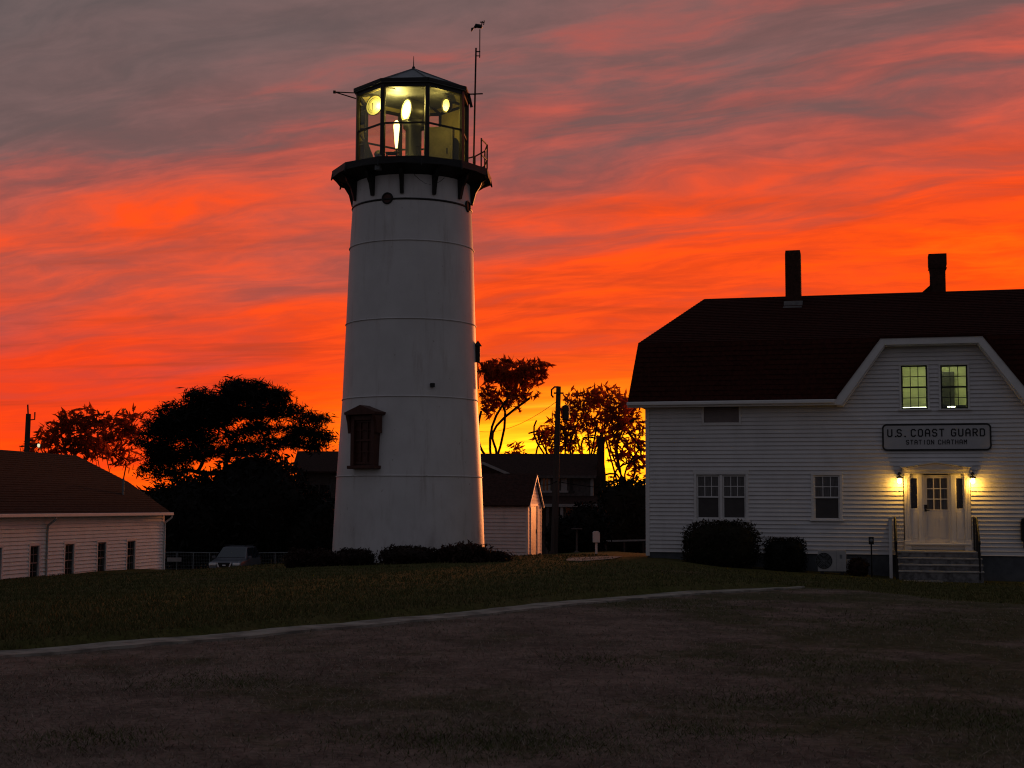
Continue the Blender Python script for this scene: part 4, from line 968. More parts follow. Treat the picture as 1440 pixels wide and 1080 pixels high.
    mb = MB().add([(a + .01, -1.02, zt - .15), (a + .01, -.03, zt - .05), (a + .01, -.03, z0 + .5), (a + .01, -1.02, z0 + .35), (a + .05, -1.02, zt - .15), (a + .05, -.03, zt - .05), (a + .05, -.03, z0 + .5), (a + .05, -1.02, z0 + .35)], [(0, 1, 2, 3), (7, 6, 5, 4), (0, 4, 5, 1), (1, 5, 6, 2), (2, 6, 7, 3), (3, 7, 4, 0)]); mb.build('side_panel', M['trim'], WP)
    # outdoor unit
    def loc(px, v): u = h(px, 780, v)[0]; q = HO + HF.u * u + HF.v * v; return Vector((q.x, q.y, g1(q.x, q.y)))
    q = loc(1170, -.9); AC = thing('heat_pump_unit', 'white outdoor air conditioning unit with round black fan grille beside the house wall', 'air conditioner', q, HOUSE_YAW)
    zt = (h(1170, 774, -1.05)[1] + HO.z) - q.z; aw = (h(1190, 780, -1.05)[0] - h(1150, 780, -1.05)[0]) / 2
    MB().box(-aw, aw, -.17, .17, .08, zt).build('cabinet', M['acwhite'], AC, bevel=.02)
    fc = -.24 * aw / .43; fr = min(.24, (zt - .14) / 2); zc = (zt + .08) / 2
    mb = MB().lathe([(0, .0), (fr, .0)], 28, cap=False); mb.tf(Matrix.Translation((fc, -.174, zc)) @ Matrix.Rotation(R(90), 4, 'X')); fn = mb.build('fan_opening', M['black'], AC)
    mb = MB()
    for k in range(1, 7):
        r_ = fr * k / 6; mb.tube([(fc + r_ * math.cos(R(t_)), -.182, zc + r_ * math.sin(R(t_))) for t_ in range(0, 361, 15)], .005, 5, False)
    for t_ in range(0, 360, 45): mb.tube([(fc, -.180, zc), (fc + fr * math.cos(R(t_)), -.180, zc + fr * math.sin(R(t_)))], .005, 5)
    mb.build('grille', M['grey'], fn)
    mb = MB().box(aw * .30, aw * .32, -.173, -.169, .10, zt - .02); mb.box(aw * .55, aw * .72, -.176, -.169, zt - .24, zt - .12); mb.build('badge', M['grey'], AC)
    for s in (-1, 1): MB().box(s * aw * .7 - .05, s * aw * .7 + .05, -.19, .19, -.05, .079).build('foot', M['black'], AC)
    mb = MB().box(aw + .002, aw + .10, -.05, .08, .12, zt * .62); mb.build('valve_cover', M['acwhite'], AC, bevel=.01)
    # meter on a post
    q = loc(1225.5, -.7); MP = thing('meter_post', 'small dark meter box on a thin post beside the house wall', 'meter', q, HOUSE_YAW); zt = h(1225, 755, -.7)[1] + HO.z - q.z
    MB().tube([(0, 0, -.1), (0, 0, zt - .2)], .022, 8).build('post', M['black'], MP); MB().box(-.075, .075, -.05, .05, zt - .22, zt).build('meter_box', M['black'], MP, bevel=.01)
    mb = MB().lathe([(.05, 0), (.05, .04), (.03, .05)], 14); mb.tf(Matrix.Translation((0, -.05, zt - .10)) @ Matrix.Rotation(R(90), 4, 'X')); mb.build('dial', M['grey'], MP)
    q = loc(1443, -.5); zt0 = h(1440, 771, -.45)[1]; zt1 = h(1440, 727, -.45)[1]; ux = h(1443, 750, -.3)[0]
    LB = thing('wall_box', 'dark letter box fixed to the white clapboards at the right picture edge', 'letter box', HO + HF.u * ux + Vector((0, 0, zt0)), HOUSE_YAW)
    hh = zt1 - zt0; mb = MB().box(-.13, .17, -.22, -.025, .22, hh * .8); mb.build('box_body', M['black'], LB, bevel=.015); mb = MB().prism([(-.13, hh * .8 + .002), (.17, hh * .8 + .002), (.17, hh), (-.10, hh - .05)], -.24, -.025); mb.build('lid', M['black'], LB); mb = MB().box(-.06, .12, -.16, -.025, 0, .218); mb.build('newspaper_tube', M['black'], LB, bevel=.01)
    # pad at the foot of the steps
    q = loc(1285, -2.5); z = q.z + .03; c0 = HO + HF.u * h(1258, 812, -2.2)[0] + HF.v * -2.65; c1 = HO + HF.u * h(1325, 812, -2.2)[0] + HF.v * -2.65; c2 = c1 + HF.v * .5; c3 = c0 + HF.v * .5
    zz = min(g1(c.x, c.y) for c in (c0, c1, c2, c3)) + .035; mb = MB().prismz([(c.x, c.y) for c in (c0, c1, c2, c3)], zz - .15, zz); struct(mb.build('entry_slab', M['conc']))
    return loc
HLOC = station()

# ------------------------------------------------------------------ long white building on the left
def left_building():
    A = P(0, 825, 50.5); B = P(228, 805.5, 64.0); A.z = B.z = (A.z + B.z) / 2
    ang = math.atan2(B.y - A.y, B.x - A.x); fr = Frame(A, ang); h = fr.hit; LEN = (B - A).length; U0 = -9.0
    H = thing('long_white_building', 'long low white clapboard building with brown hipped roof at the left', 'building', A, ang)
    ze = (h(0, 723)[1] + h(228, 724)[1]) / 2
    wins = [(41, 53.5), (90, 102.5), (136, 147.5), (177.5, 188.5)]; W = []
    for a, b in wins:
        u0, u1 = h(a, 790)[0], h(b, 790)[0]; W.append((u0, u1))
    zw0 = sum(h((a + b) / 2, y)[1] for (a, b), y in zip(wins, (813, 810.5, 807.5, 805))) / 4; zw1 = sum(h((a + b) / 2, y)[1] for (a, b), y in zip(wins, (766, 764.5, 763.2, 762))) / 4
    st = W[0][0] - (W[1][0] - W[0][0])
    while st - 1 > U0: W.append((st, st + W[0][1] - W[0][0])); st -= W[1][0] - W[0][0]
    holes = [(a, b, zw0, zw1) for a, b in W]
    siding(-.1, ze, lambda z: (U0, LEN), holes, .145, .048).build('wall', M['cream_siding'], H)
    D = 8.0; mb = MB(); mb.quad((LEN, 0, -.6), (LEN, D, -.6), (LEN, D, ze), (LEN, 0, ze)); mb.quad((U0, D, -.6), (U0, 0, -.6), (U0, 0, ze), (U0, D, ze)); mb.quad((LEN, D, -.6), (U0, D, -.6), (U0, D, ze), (LEN, D, ze)); mb.build('end_wall', M['cream_siding'], H)
    MB().box(U0 + .02, LEN - .02, .005, D - .02, -1.2, -.08).build('foundation', M['found'], H)
    MB().box(LEN - .12, LEN + .03, -.04, .03, -.3, ze).build('corner_board', M['trim'], H)
    eu = h(241, 722, -.35)[0]; r1 = h(107, 640, 4.0); b1 = h(181, 678, 2.0)
    r0 = h(0, 633, 4.0); zr = (r1[1] + r0[1]) / 2; e0 = U0 - .35; zE = ze + .03
    zmid = zE + (zr - zE) * .54
    mb = MB(); vs = [(e0, -.35, zE), (eu, -.35, zE), (eu, D + .35, zE), (e0, D + .35, zE), (b1[0], 2.0, zmid), (b1[0], D - 2.0, zmid), (e0 + 2.2, 2.0, zmid), (e0 + 2.2, D - 2, zmid), (r1[0], 4.0, zr), (e0 + 4, 4.0, zr)]
    mb.add(vs, [(0, 1, 4, 6), (1, 2, 5, 4), (2, 3, 7, 5), (3, 0, 6, 7), (6, 4, 8, 9), (4, 5, 8), (5, 7, 9, 8), (7, 6, 9), (3, 2, 1, 0)])
    rf = mb.build('roof', M['brownroof'], H)
    mb = MB(); a0, a1, c0, c1 = Vector(vs[0]), Vector(vs[1]), Vector(vs[6]), Vector(vs[4])
    for (a0, a1, c0, c1, n) in ((Vector(vs[0]), Vector(vs[1]), Vector(vs[6]), Vector(vs[4]), 15), (Vector(vs[6]), Vector(vs[4]), Vector(vs[9]), Vector(vs[8]), 13)):
        nr = (a1 - a0).cross(c0 - a0).normalized()
        for k in range(n):
            p0, p1, q0, q1 = a0.lerp(c0, k / n), a1.lerp(c1, k / n), a0.lerp(c0, (k + 1) / n), a1.lerp(c1, (k + 1) / n); o1 = nr * (.016 + rnd.uniform(0, .006))
            mb.quad(p0 + o1, p1 + o1, q1 + nr * .003, q0 + nr * .003); mb.quad(p0, p1, p1 + o1, p0 + o1)
    mb.build('shingle_courses', M['brownroof'], rf)
    vp = h(173, 693, 1.0); mb = MB().tube([(vp[0], 1.0, vp[1] - .2), (vp[0], 1.0, vp[1] + .62)], .05, 8); mb.build('vent_pipe', M['grey'], rf)
    MB().box(e0, eu + .01, -.47, -.352, zE - .10, zE + .03).build('gutter', M['trim'], H, bevel=.02)
    MB().box(e0 + .02, eu, -.351, -.02, zE - .09, zE - .06).build('soffit', M['trim'], H)
    for px in (67, 231):
        u = h(px, 760, -.08)[0] if px == 67 else LEN + .02
        mb = MB(); mb.tube([(u, -.40, zE - .08), (u, -.38, zE - .2), (u, -.08, zE - .42), (u, -.07, zE - .6), (u, -.07, 0.05), (u, -.2, -.02)], .042, 8); mb.build('downspout', M['trim'] if px != 67 else M['acwhite'], H, True)
    for a, b in W: window(H, None, a, b, zw0, zw1, .10, (2, 2), (2, 2), (M['winglass'], M['winglass']), frame_mat=M['grey'])
left_building()

# ------------------------------------------------------------------ shed
def shed():
    Y = 54.0; c = P(741.5, 783, Y); ang = -R(9.5); fr = Frame(c, ang); h = fr.hit
    ub = h(666, 740)[0]; ze = h(700, 708.5)[1]; g0 = g1(c.x, c.y) - c.z - .1
    S = thing('garden_shed', 'small white clapboard shed with brown gable roof right of the lighthouse', 'shed', c, ang)
    # the open gable end faces right: depth along v measured at its far edge
    d = ray(760.5, 783); q = c - CP; n = fr.u; t = q.dot(n) / d.dot(n); far = (CP + d * t - c).dot(fr.v); far = max(1.6, min(4.2, far)); D = far
    siding(g0 + .08, ze, lambda z: (ub, 0), [], .14, .032).build('side_wall', M['shed_siding'], S)
    zr = h(742, 668, D / 2)[1]
    ds0, ds1, dz = D * .20, D * .66, g0 + 1.95 if ze - g0 > 1.95 else ze - .05
    mb = siding(g0 + .08, zr - .08, lambda z: ((0, D) if z < ze else (D / 2 * (z - ze) / (zr - ze), D - D / 2 * (z - ze) / (zr - ze))), [(ds0, ds1, g0, dz)], .14, .02)
    mb.v = [(-y, x, z) for x, y, z in mb.v]; mb.build('gable_wall', M['shed_siding'], S)
    mb = MB(); mb.quad((ub, D, g0), (0, D, g0), (0, D, ze), (ub, D, ze)); mb.quad((ub, 0, g0), (ub, D, g0), (ub, D, ze), (ub, D / 2, zr), (ub, 0, ze)); mb.build('rear_wall', M['shed_siding'], S)
    mb = MB(); mb.box(-.06, .03, -.03, .06, g0, ze); mb.build('corner_board', M['trim'], S); MB().box(-.03, .03, D - .06, D + .03, g0, ze).build('corner_board', M['trim'], S); mb = MB(); mb.box(0, .045, ds0 - .10, ds0, g0, dz + .09); mb.box(0, .045, ds1, ds1 + .10, g0, dz + .09); mb.box(0, .043, ds0, ds1, dz, dz + .09); mb.build('door_frame', M['trim'], S)
    dr = MB().box(-.02, .015, ds0 + .01, ds1 - .01, g0 + .05, dz - .01).build('door', M['acwhite'], S)
    MB().box(.016, .05, ds1 - .12, ds1 - .07, g0 + .9, g0 + 1.05).build('handle', M['black'], dr)
    ov = .16; sl = (zr - ze) / (D / 2); th = .06; mb = MB()
    prof = [(-ov, ze - ov * sl), (D / 2, zr), (D + ov, ze - ov * sl), (D + ov, ze - ov * sl + th), (D / 2, zr + th), (-ov, ze - ov * sl + th)]
    mb.prism(prof, -.10, -ub + .1); mb.v = [(-y, x, z) for x, y, z in mb.v]; mb.build('roof', M['brownroof'], S)
    mb = MB(); mb.prism([(-ov, ze - ov * sl - .06), (D / 2, zr - .08), (D + ov, ze - ov * sl - .06), (D + ov, ze - ov * sl - .003), (D / 2, zr - .003), (-ov, ze - ov * sl - .003)], -.12, -.06); mb.v = [(-y, x, z) for x, y, z in mb.v]; mb.build('rake_board', M['trim'], S)
shed()

# ------------------------------------------------------------------ vegetation
def noise_dir(seed):
    r = random.Random(seed); ph = [(Vector((r.gauss(0, 1), r.gauss(0, 1), r.gauss(0, 1))) * k, r.uniform(0, 6.28), 1 / k ** .6) for k in (1.5, 2.2, 3.1, 4.5, 6.0)]
    return lambda v: sum(a * math.sin(w.dot(v) + p) for w, p, a in ph) / 3
def leafquads(C, size, rs, flat=0.0, asp=.5):
    n = len(C); a = rs.normal(0, 1, (n, 3)); a[:, 2] *= (1 - flat); a /= np.linalg.norm(a, axis=1)[:, None] + 1e-9
    b = rs.normal(0, 1, (n, 3)); b[:, 2] *= (1 - flat); b -= (b * a).sum(1)[:, None] * a; b /= np.linalg.norm(b, axis=1)[:, None] + 1e-9
    s = size * rs.uniform(.6, 1.4, n)[:, None]; w = s * asp
    V = np.stack([C - a * s, C + b * w * .5 - a * s * .1, C + a * s, C - b * w * .5 - a * s * .1], 1)
    return V.reshape(-1, 3), np.arange(4 * n).reshape(n, 4)
def leafobj(name, C, size, rs, mat, par, flat=0.0, asp=.5):
    V, Fq = leafquads(C, size, rs, flat, asp); me = bpy.data.meshes.new(name); me.from_pydata(V.tolist(), [], Fq.tolist()); me.materials.append(mat)
    o = bpy.data.objects.new(name, me); COL.objects.link(o); o.parent = par; return o
def bush(loc, rx, ry, hgt, n, leaf, mat, label, seed, box=0.0, rough=.25, group=None, cat='bush', name='bush', spiky=0.0, core=.86):
    """leafy shrub: opaque twiggy heart, leaves scattered through and beyond an uneven shell"""
    rs = np.random.RandomState(seed); nd = noise_dir(seed); B = thing(name, label, cat, loc, 0, group)
    def shell(d):
        e = 2 + box * 6; k = (abs(d.x) ** e + abs(d.y) ** e + abs(d.z) ** e) ** (-1 / e); r = k * (1 + rough * nd(d)); return Vector((d.x * rx * r, d.y * ry * r, d.z * hgt * .5 * r + hgt * .48))
    C = []
    for i in range(n):
        d = Vector(rs.normal(0, 1, 3)).normalized(); p = shell(d); f = rs.uniform(.80, 1.04) if rs.rand() < .85 else rs.uniform(.95, 1.12 + spiky)
        c = Vector((0, 0, hgt * .48)); q = c + (p - c) * f
        if q.z > -.1: C.append(q)
    leafobj('foliage', np.array(C), leaf, rs, mat, B, 0, .6)
    mb = MB(); nu, nv = 28, 14; c = Vector((0, 0, hgt * .48))
    for j in range(nv + 1):
        for i in range(nu):
            th, ph = math.pi * j / nv, 2 * math.pi * i / nu; d = Vector((math.sin(th) * math.cos(ph), math.sin(th) * math.sin(ph), math.cos(th))); mb.v.append(tuple(c + (shell(d) - c) * core))
    mb.f = [(j * nu + i, j * nu + (i + 1) % nu, (j + 1) * nu + (i + 1) % nu, (j + 1) * nu + i) for j in range(nv) for i in range(nu)]
    mb.build('twigs', mat, B, True); return B

def tree(name, label, base, blobs, Y, seed, leafmat_, nleaf, leaf, spread, rtip=.012, rexp=2.2, group=None, cat='tree', flat=0.0, stems=1, asp=.5, wob=.10, trunk_to=None, upbias=.25, rmax=.35, stemr=0.0, fork=None):
    """skeleton grown branch by branch to points scattered in the crown blobs (cx,cy,rx,ry,n in photo pixels, depth = width)"""
    rs = np.random.RandomState(seed); T = thing(name, label, cat, base, 0, group); S = F / Y; base = Vector(base)
    tg = []
    for (cx, cy, rx, ry, n) in blobs:
        c = P(cx, cy, Y) - base
        for _ in range(n):
            d = rs.normal(0, 1, 3); d /= np.linalg.norm(d); k = rs.uniform(.10, 1.0) ** .5
            tg.append(Vector((c.x + d[0] * rx / S * k, c.y + d[1] * rx / S * k * .8, c.z + d[2] * ry / S * k)))
    pos = [Vector((0, 0, -.2))]; par = [-1]
    def grow(i, p, segs):
        a = pos[i]; L = (p - a).length; A, B_ = Vector(rs.normal(0, 1, 3)) * wob * L * .45, Vector(rs.normal(0, 1, 3)) * wob * L * .32
        for k in range(1, segs + 1):
            t = k / segs; q = a.lerp(p, t) + Vector((0, 0, -upbias * L * .25 * math.sin(math.pi * t))) + A * math.sin(math.pi * t) + B_ * math.sin(2 * math.pi * t)
            pos.append(q); par.append(i); i = len(pos) - 1
        return i
    cen = sum(tg, Vector()) / len(tg); h0 = min(t.z for t in tg)
    tops = trunk_to or [(cen.x + rs.uniform(-1, 1) * (0 if stems == 1 else cen.z * .25), cen.y, h0 + (cen.z - h0) * (.5 if stems < 4 else rs.uniform(.7, 1.2))) for _ in range(stems)]
    i0 = grow(0, Vector(fork), 5) if fork else 0
    for tp in tops: grow(i0, Vector(tp), 10)
    ns = len(pos)
    tg.sort(key=lambda t: (t - Vector((cen.x * .5, cen.y, h0 * .5))).length)
    for t in tg:
        A = np.array([tuple(p) for p in pos]); d = np.linalg.norm(A - np.array(t), axis=1) + np.maximum(0, A[:, 2] - t.z) * 1.2 + (A[:, 2] < h0 * .35) * 3
        grow(int(d.argmin()), t, 4)
    n = len(pos); acc = [0.0] * n; kids = [0] * n
    for i in range(n - 1, 0, -1):
        if kids[i] == 0: acc[i] = rtip ** rexp
        acc[par[i]] += acc[i]; kids[par[i]] += 1
    rad = [min(rmax, max(a ** (1 / rexp), stemr if i < ns else 0)) for i, a in enumerate(acc)]
    mb = MB()
    for i in range(1, n):
        j = par[i]
        if (pos[i] - pos[j]).length < 1e-4: continue
        mb.tube([pos[j], pos[i]], [min(rad[j], rad[i] * 1.35), rad[i]], 5 if rad[i] < .08 else 8, False)
    mb.build('trunk', M['bark'], T, True)
    if nleaf:
        A = np.array([tuple(t) for t in tg]); C = np.repeat(A, nleaf, 0); off = rs.normal(0, spread, C.shape); off[:, 2] *= (1 - flat); C = C + off
        leafobj('crown', C, leaf, rs, leafmat_, T, flat * .7, asp)
    return T

def plants():
    # big dark evergreen
    b = G(330, 760, 91)
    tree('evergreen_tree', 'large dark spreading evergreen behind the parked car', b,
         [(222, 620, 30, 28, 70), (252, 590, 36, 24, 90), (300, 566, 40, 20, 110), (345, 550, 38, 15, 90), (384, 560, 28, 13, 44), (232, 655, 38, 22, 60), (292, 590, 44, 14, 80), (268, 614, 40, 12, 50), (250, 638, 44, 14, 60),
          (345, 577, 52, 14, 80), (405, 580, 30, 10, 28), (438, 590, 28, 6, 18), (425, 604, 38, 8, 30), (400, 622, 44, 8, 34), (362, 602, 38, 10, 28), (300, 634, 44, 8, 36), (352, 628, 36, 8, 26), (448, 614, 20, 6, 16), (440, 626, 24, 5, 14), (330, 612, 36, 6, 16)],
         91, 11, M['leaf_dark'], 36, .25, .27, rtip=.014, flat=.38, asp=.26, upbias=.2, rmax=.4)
    # light autumn trees
    AG = 'autumn trees against the sunset'
    tree('autumn_tree', 'thin autumn tree with reddish leaves rising behind the left roof next to the pole', G(105, 715, 92), [(98, 614, 50, 26, 144), (118, 592, 42, 22, 110), (66, 632, 38, 18, 76), (120, 630, 40, 18, 76)], 92, 21, M['leaf_red'], 3, .32, .07, rtip=.006, group=AG, stems=3, upbias=.05)
    tree('autumn_tree', 'thin autumn tree with reddish leaves between the left roof and the dark evergreen', G(160, 715, 96), [(160, 606, 38, 24, 127), (190, 598, 28, 28, 93), (146, 625, 34, 24, 76), (178, 640, 30, 20, 59)], 96, 22, M['leaf_red'], 2, .34, .065, rtip=.006, group=AG, stems=3, upbias=.05)
    tree('autumn_tree', 'bare forked tree with a leafy top leaning right beside the lighthouse', G(692, 715, 100), [(716, 525, 44, 18, 136), (698, 520, 26, 17, 58), (750, 520, 28, 16, 65), (690, 560, 18, 26, 39), (734, 548, 34, 16, 45), (712, 562, 34, 20, 32)], 100, 23, M['leaf_red'], 5, .34, .08, rtip=.0075, group=AG,
         fork=(.1, 0, 6.4), trunk_to=[(2.6, 0, 10.9), (1.2, -.5, 11.0), (-.5, .5, 11.2), (-.8, .2, 10.0)], wob=.42, upbias=.25, stemr=.085)
    spec = [(798, 95, [(800, 590, 30, 26, 107), (785, 612, 30, 16, 78), (812, 562, 24, 16, 56), (790, 628, 34, 12, 49)], 'broad autumn tree just right of the utility pole', 31), (832, 97, [(838, 575, 28, 28, 134), (850, 555, 28, 16, 71), (834, 612, 26, 28, 71)], 'tallest autumn tree standing over the brick chimney', 32),
            (868, 94, [(868, 578, 20, 30, 107), (872, 625, 20, 36, 85), (862, 600, 24, 32, 56)], 'autumn tree between the brick chimney and the station house', 33), (894, 99, [(893, 600, 18, 36, 107), (896, 645, 18, 32, 78), (888, 570, 18, 16, 42)], 'autumn tree close against the station house corner', 34), (766, 98, [(766, 612, 16, 13, 35)], 'small low autumn tree left of the utility pole', 35)]
    for px, Y, bl, lab, sd in spec:
        tree('autumn_tree', lab, G(px, 715, Y), bl, Y, sd, M['leaf_red'], 2, .32, .075, rtip=.0075, group=AG, stems=5, wob=.3, upbias=.1, stemr=.06, fork=(.0, 0, 3.5))
    # low far treeline bump
    # dark hedges and shrubs
    def mass(px, py0, py1, w, Y, n, leaf, mat, label, sd, **k):
        g = G(px, py1, Y); top = P(px, py0, Y); rx = w / 2 * Y / F; bush(g - Vector((0, 0, .15)), rx, rx * .6, max(.3, top.z - g.z + .15), n, leaf, mat, label, sd, **k)
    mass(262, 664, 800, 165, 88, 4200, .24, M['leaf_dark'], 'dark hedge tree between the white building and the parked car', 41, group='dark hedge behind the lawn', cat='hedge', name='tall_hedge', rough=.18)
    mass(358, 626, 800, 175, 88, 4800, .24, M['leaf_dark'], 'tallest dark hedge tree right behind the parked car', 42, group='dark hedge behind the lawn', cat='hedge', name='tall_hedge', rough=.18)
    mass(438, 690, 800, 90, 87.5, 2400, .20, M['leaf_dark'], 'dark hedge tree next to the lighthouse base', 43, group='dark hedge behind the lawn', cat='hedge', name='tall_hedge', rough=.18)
    mass(725, 627, 680, 50, 120, 900, .25, M['leaf_red'], 'low round treetop far beyond the grey house roof', 44, cat='tree', name='far_tree')
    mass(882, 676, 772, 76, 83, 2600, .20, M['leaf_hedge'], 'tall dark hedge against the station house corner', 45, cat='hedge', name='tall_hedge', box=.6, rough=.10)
    mass(826, 705, 768, 66, 74, 1500, .16, M['leaf_dark'], 'dark round shrub in front of the grey house', 46, cat='bush')
    mass(790, 728, 766, 44, 73, 900, .15, M['leaf_dark'], 'low dark shrub beside the foot of the utility pole', 47, cat='bush')
    rs = np.random.RandomState(77); mb = MB(); LV = []
    for i in range(34):
        x = -75 + i * 4.6 + rs.uniform(-1, 1); y = 142 + rs.uniform(-5, 5); hgt = rs.uniform(4.6, 6.0); rx = rs.uniform(3.4, 4.6); z0 = g1(x, y) - .3; nd = noise_dir(700 + i); o = len(mb.v)
        for j in range(11):
            for k in range(18):
                th, ph = math.pi * j / 10, 2 * math.pi * k / 18; d = Vector((math.sin(th) * math.cos(ph), math.sin(th) * math.sin(ph), math.cos(th))); r = 1 + .2 * nd(d)
                p = Vector((x + d.x * rx * r, y + d.y * rx * .7 * r, z0 + hgt * .45 + d.z * hgt * .5 * r)); mb.v.append(tuple(p))
        mb.f += [(o + j * 18 + k, o + j * 18 + (k + 1) % 18, o + (j + 1) * 18 + (k + 1) % 18, o + (j + 1) * 18 + k) for j in range(10) for k in range(18)]
        for _ in range(260):
            d = Vector(rs.normal(0, 1, 3)).normalized(); r = (1 + .2 * nd(d)) * rs.uniform(.95, 1.08); LV.append((x + d.x * rx * r, y + d.y * rx * .7 * r, z0 + hgt * .45 + d.z * hgt * .5 * r))
    V_, F_ = leafquads(np.array(LV), .3, rs, 0, .6); mb.add(V_.tolist(), F_.tolist())
    w_ = mb.build('far_woods', M['leaf_hedge']); w_['kind'] = 'stuff'
    # foundation planting at the station house
    def at_wall(px0, px1, py0, v, n, leaf, mat, label, sd, **k):
        q = HLOC((px0 + px1) / 2, v); Y = q.y; rx = (px1 - px0) / 2 * Y / F; top = P((px0 + px1) / 2, py0, Y).z
        bush(q - Vector((0, 0, .08)), rx, rx * .62, top - q.z + .08, n, leaf, mat, label, sd, **k)
    at_wall(964, 1063, 733, -1.2, 6500, .055, M['leaf_bush'], 'big rounded green bush under the double window', 51, box=.35, rough=.10)
    at_wall(1077, 1131, 756.5, -.9, 4200, .045, M['leaf_yew'], 'dark clipped box shaped bush left of the air conditioning unit', 52, box=.9, rough=.05)
    at_wall(1191, 1222, 783, -.9, 700, .05, M['leaf_brown'], 'little low brown shrub right of the air conditioning unit', 53, rough=.2)
    # planting bed round the lighthouse foot
    lab = [(403, 436, 765, 'low brown shrub at the left end of the bed by the lighthouse'), (432, 472, 766, 'brown shrub just left of the lighthouse wall'), (470, 526, 764, 'flat topped dark shrub against the left side of the lighthouse foot'), (536, 618, 761, 'wide rounded dark shrub at the middle of the lighthouse foot'),
           (620, 684, 758, 'spiky grassy brown shrub at the right side of the lighthouse foot'), (672, 716, 767, 'low trailing brown shrub between the lighthouse and the shed')]
    for i, (a, b_, top, l) in enumerate(lab):
        Y = 41.6; g = G((a + b_) / 2, 790, Y); rx = (b_ - a) / 2 * Y / F * (.98 if i in (2, 3) else 1.1); t = P((a + b_) / 2, top + 8, Y).z
        bush(g - Vector((0, 0, .1)), rx, min(rx, .7), t - g.z + .1, 2600, .055 if i != 4 else .09, M['leaf_brown'] if i in (0, 1, 4, 5) else M['leaf_bed'], l, 60 + i, box=.12 if i in (2, 3) else .0, rough=.22, group='shrubs round the lighthouse foot', spiky=.35 if i in (4, 5) else .08)
    for i, (px, w) in enumerate(((520, 40), (590, 60), (650, 60), (440, 50))): pass
plants()

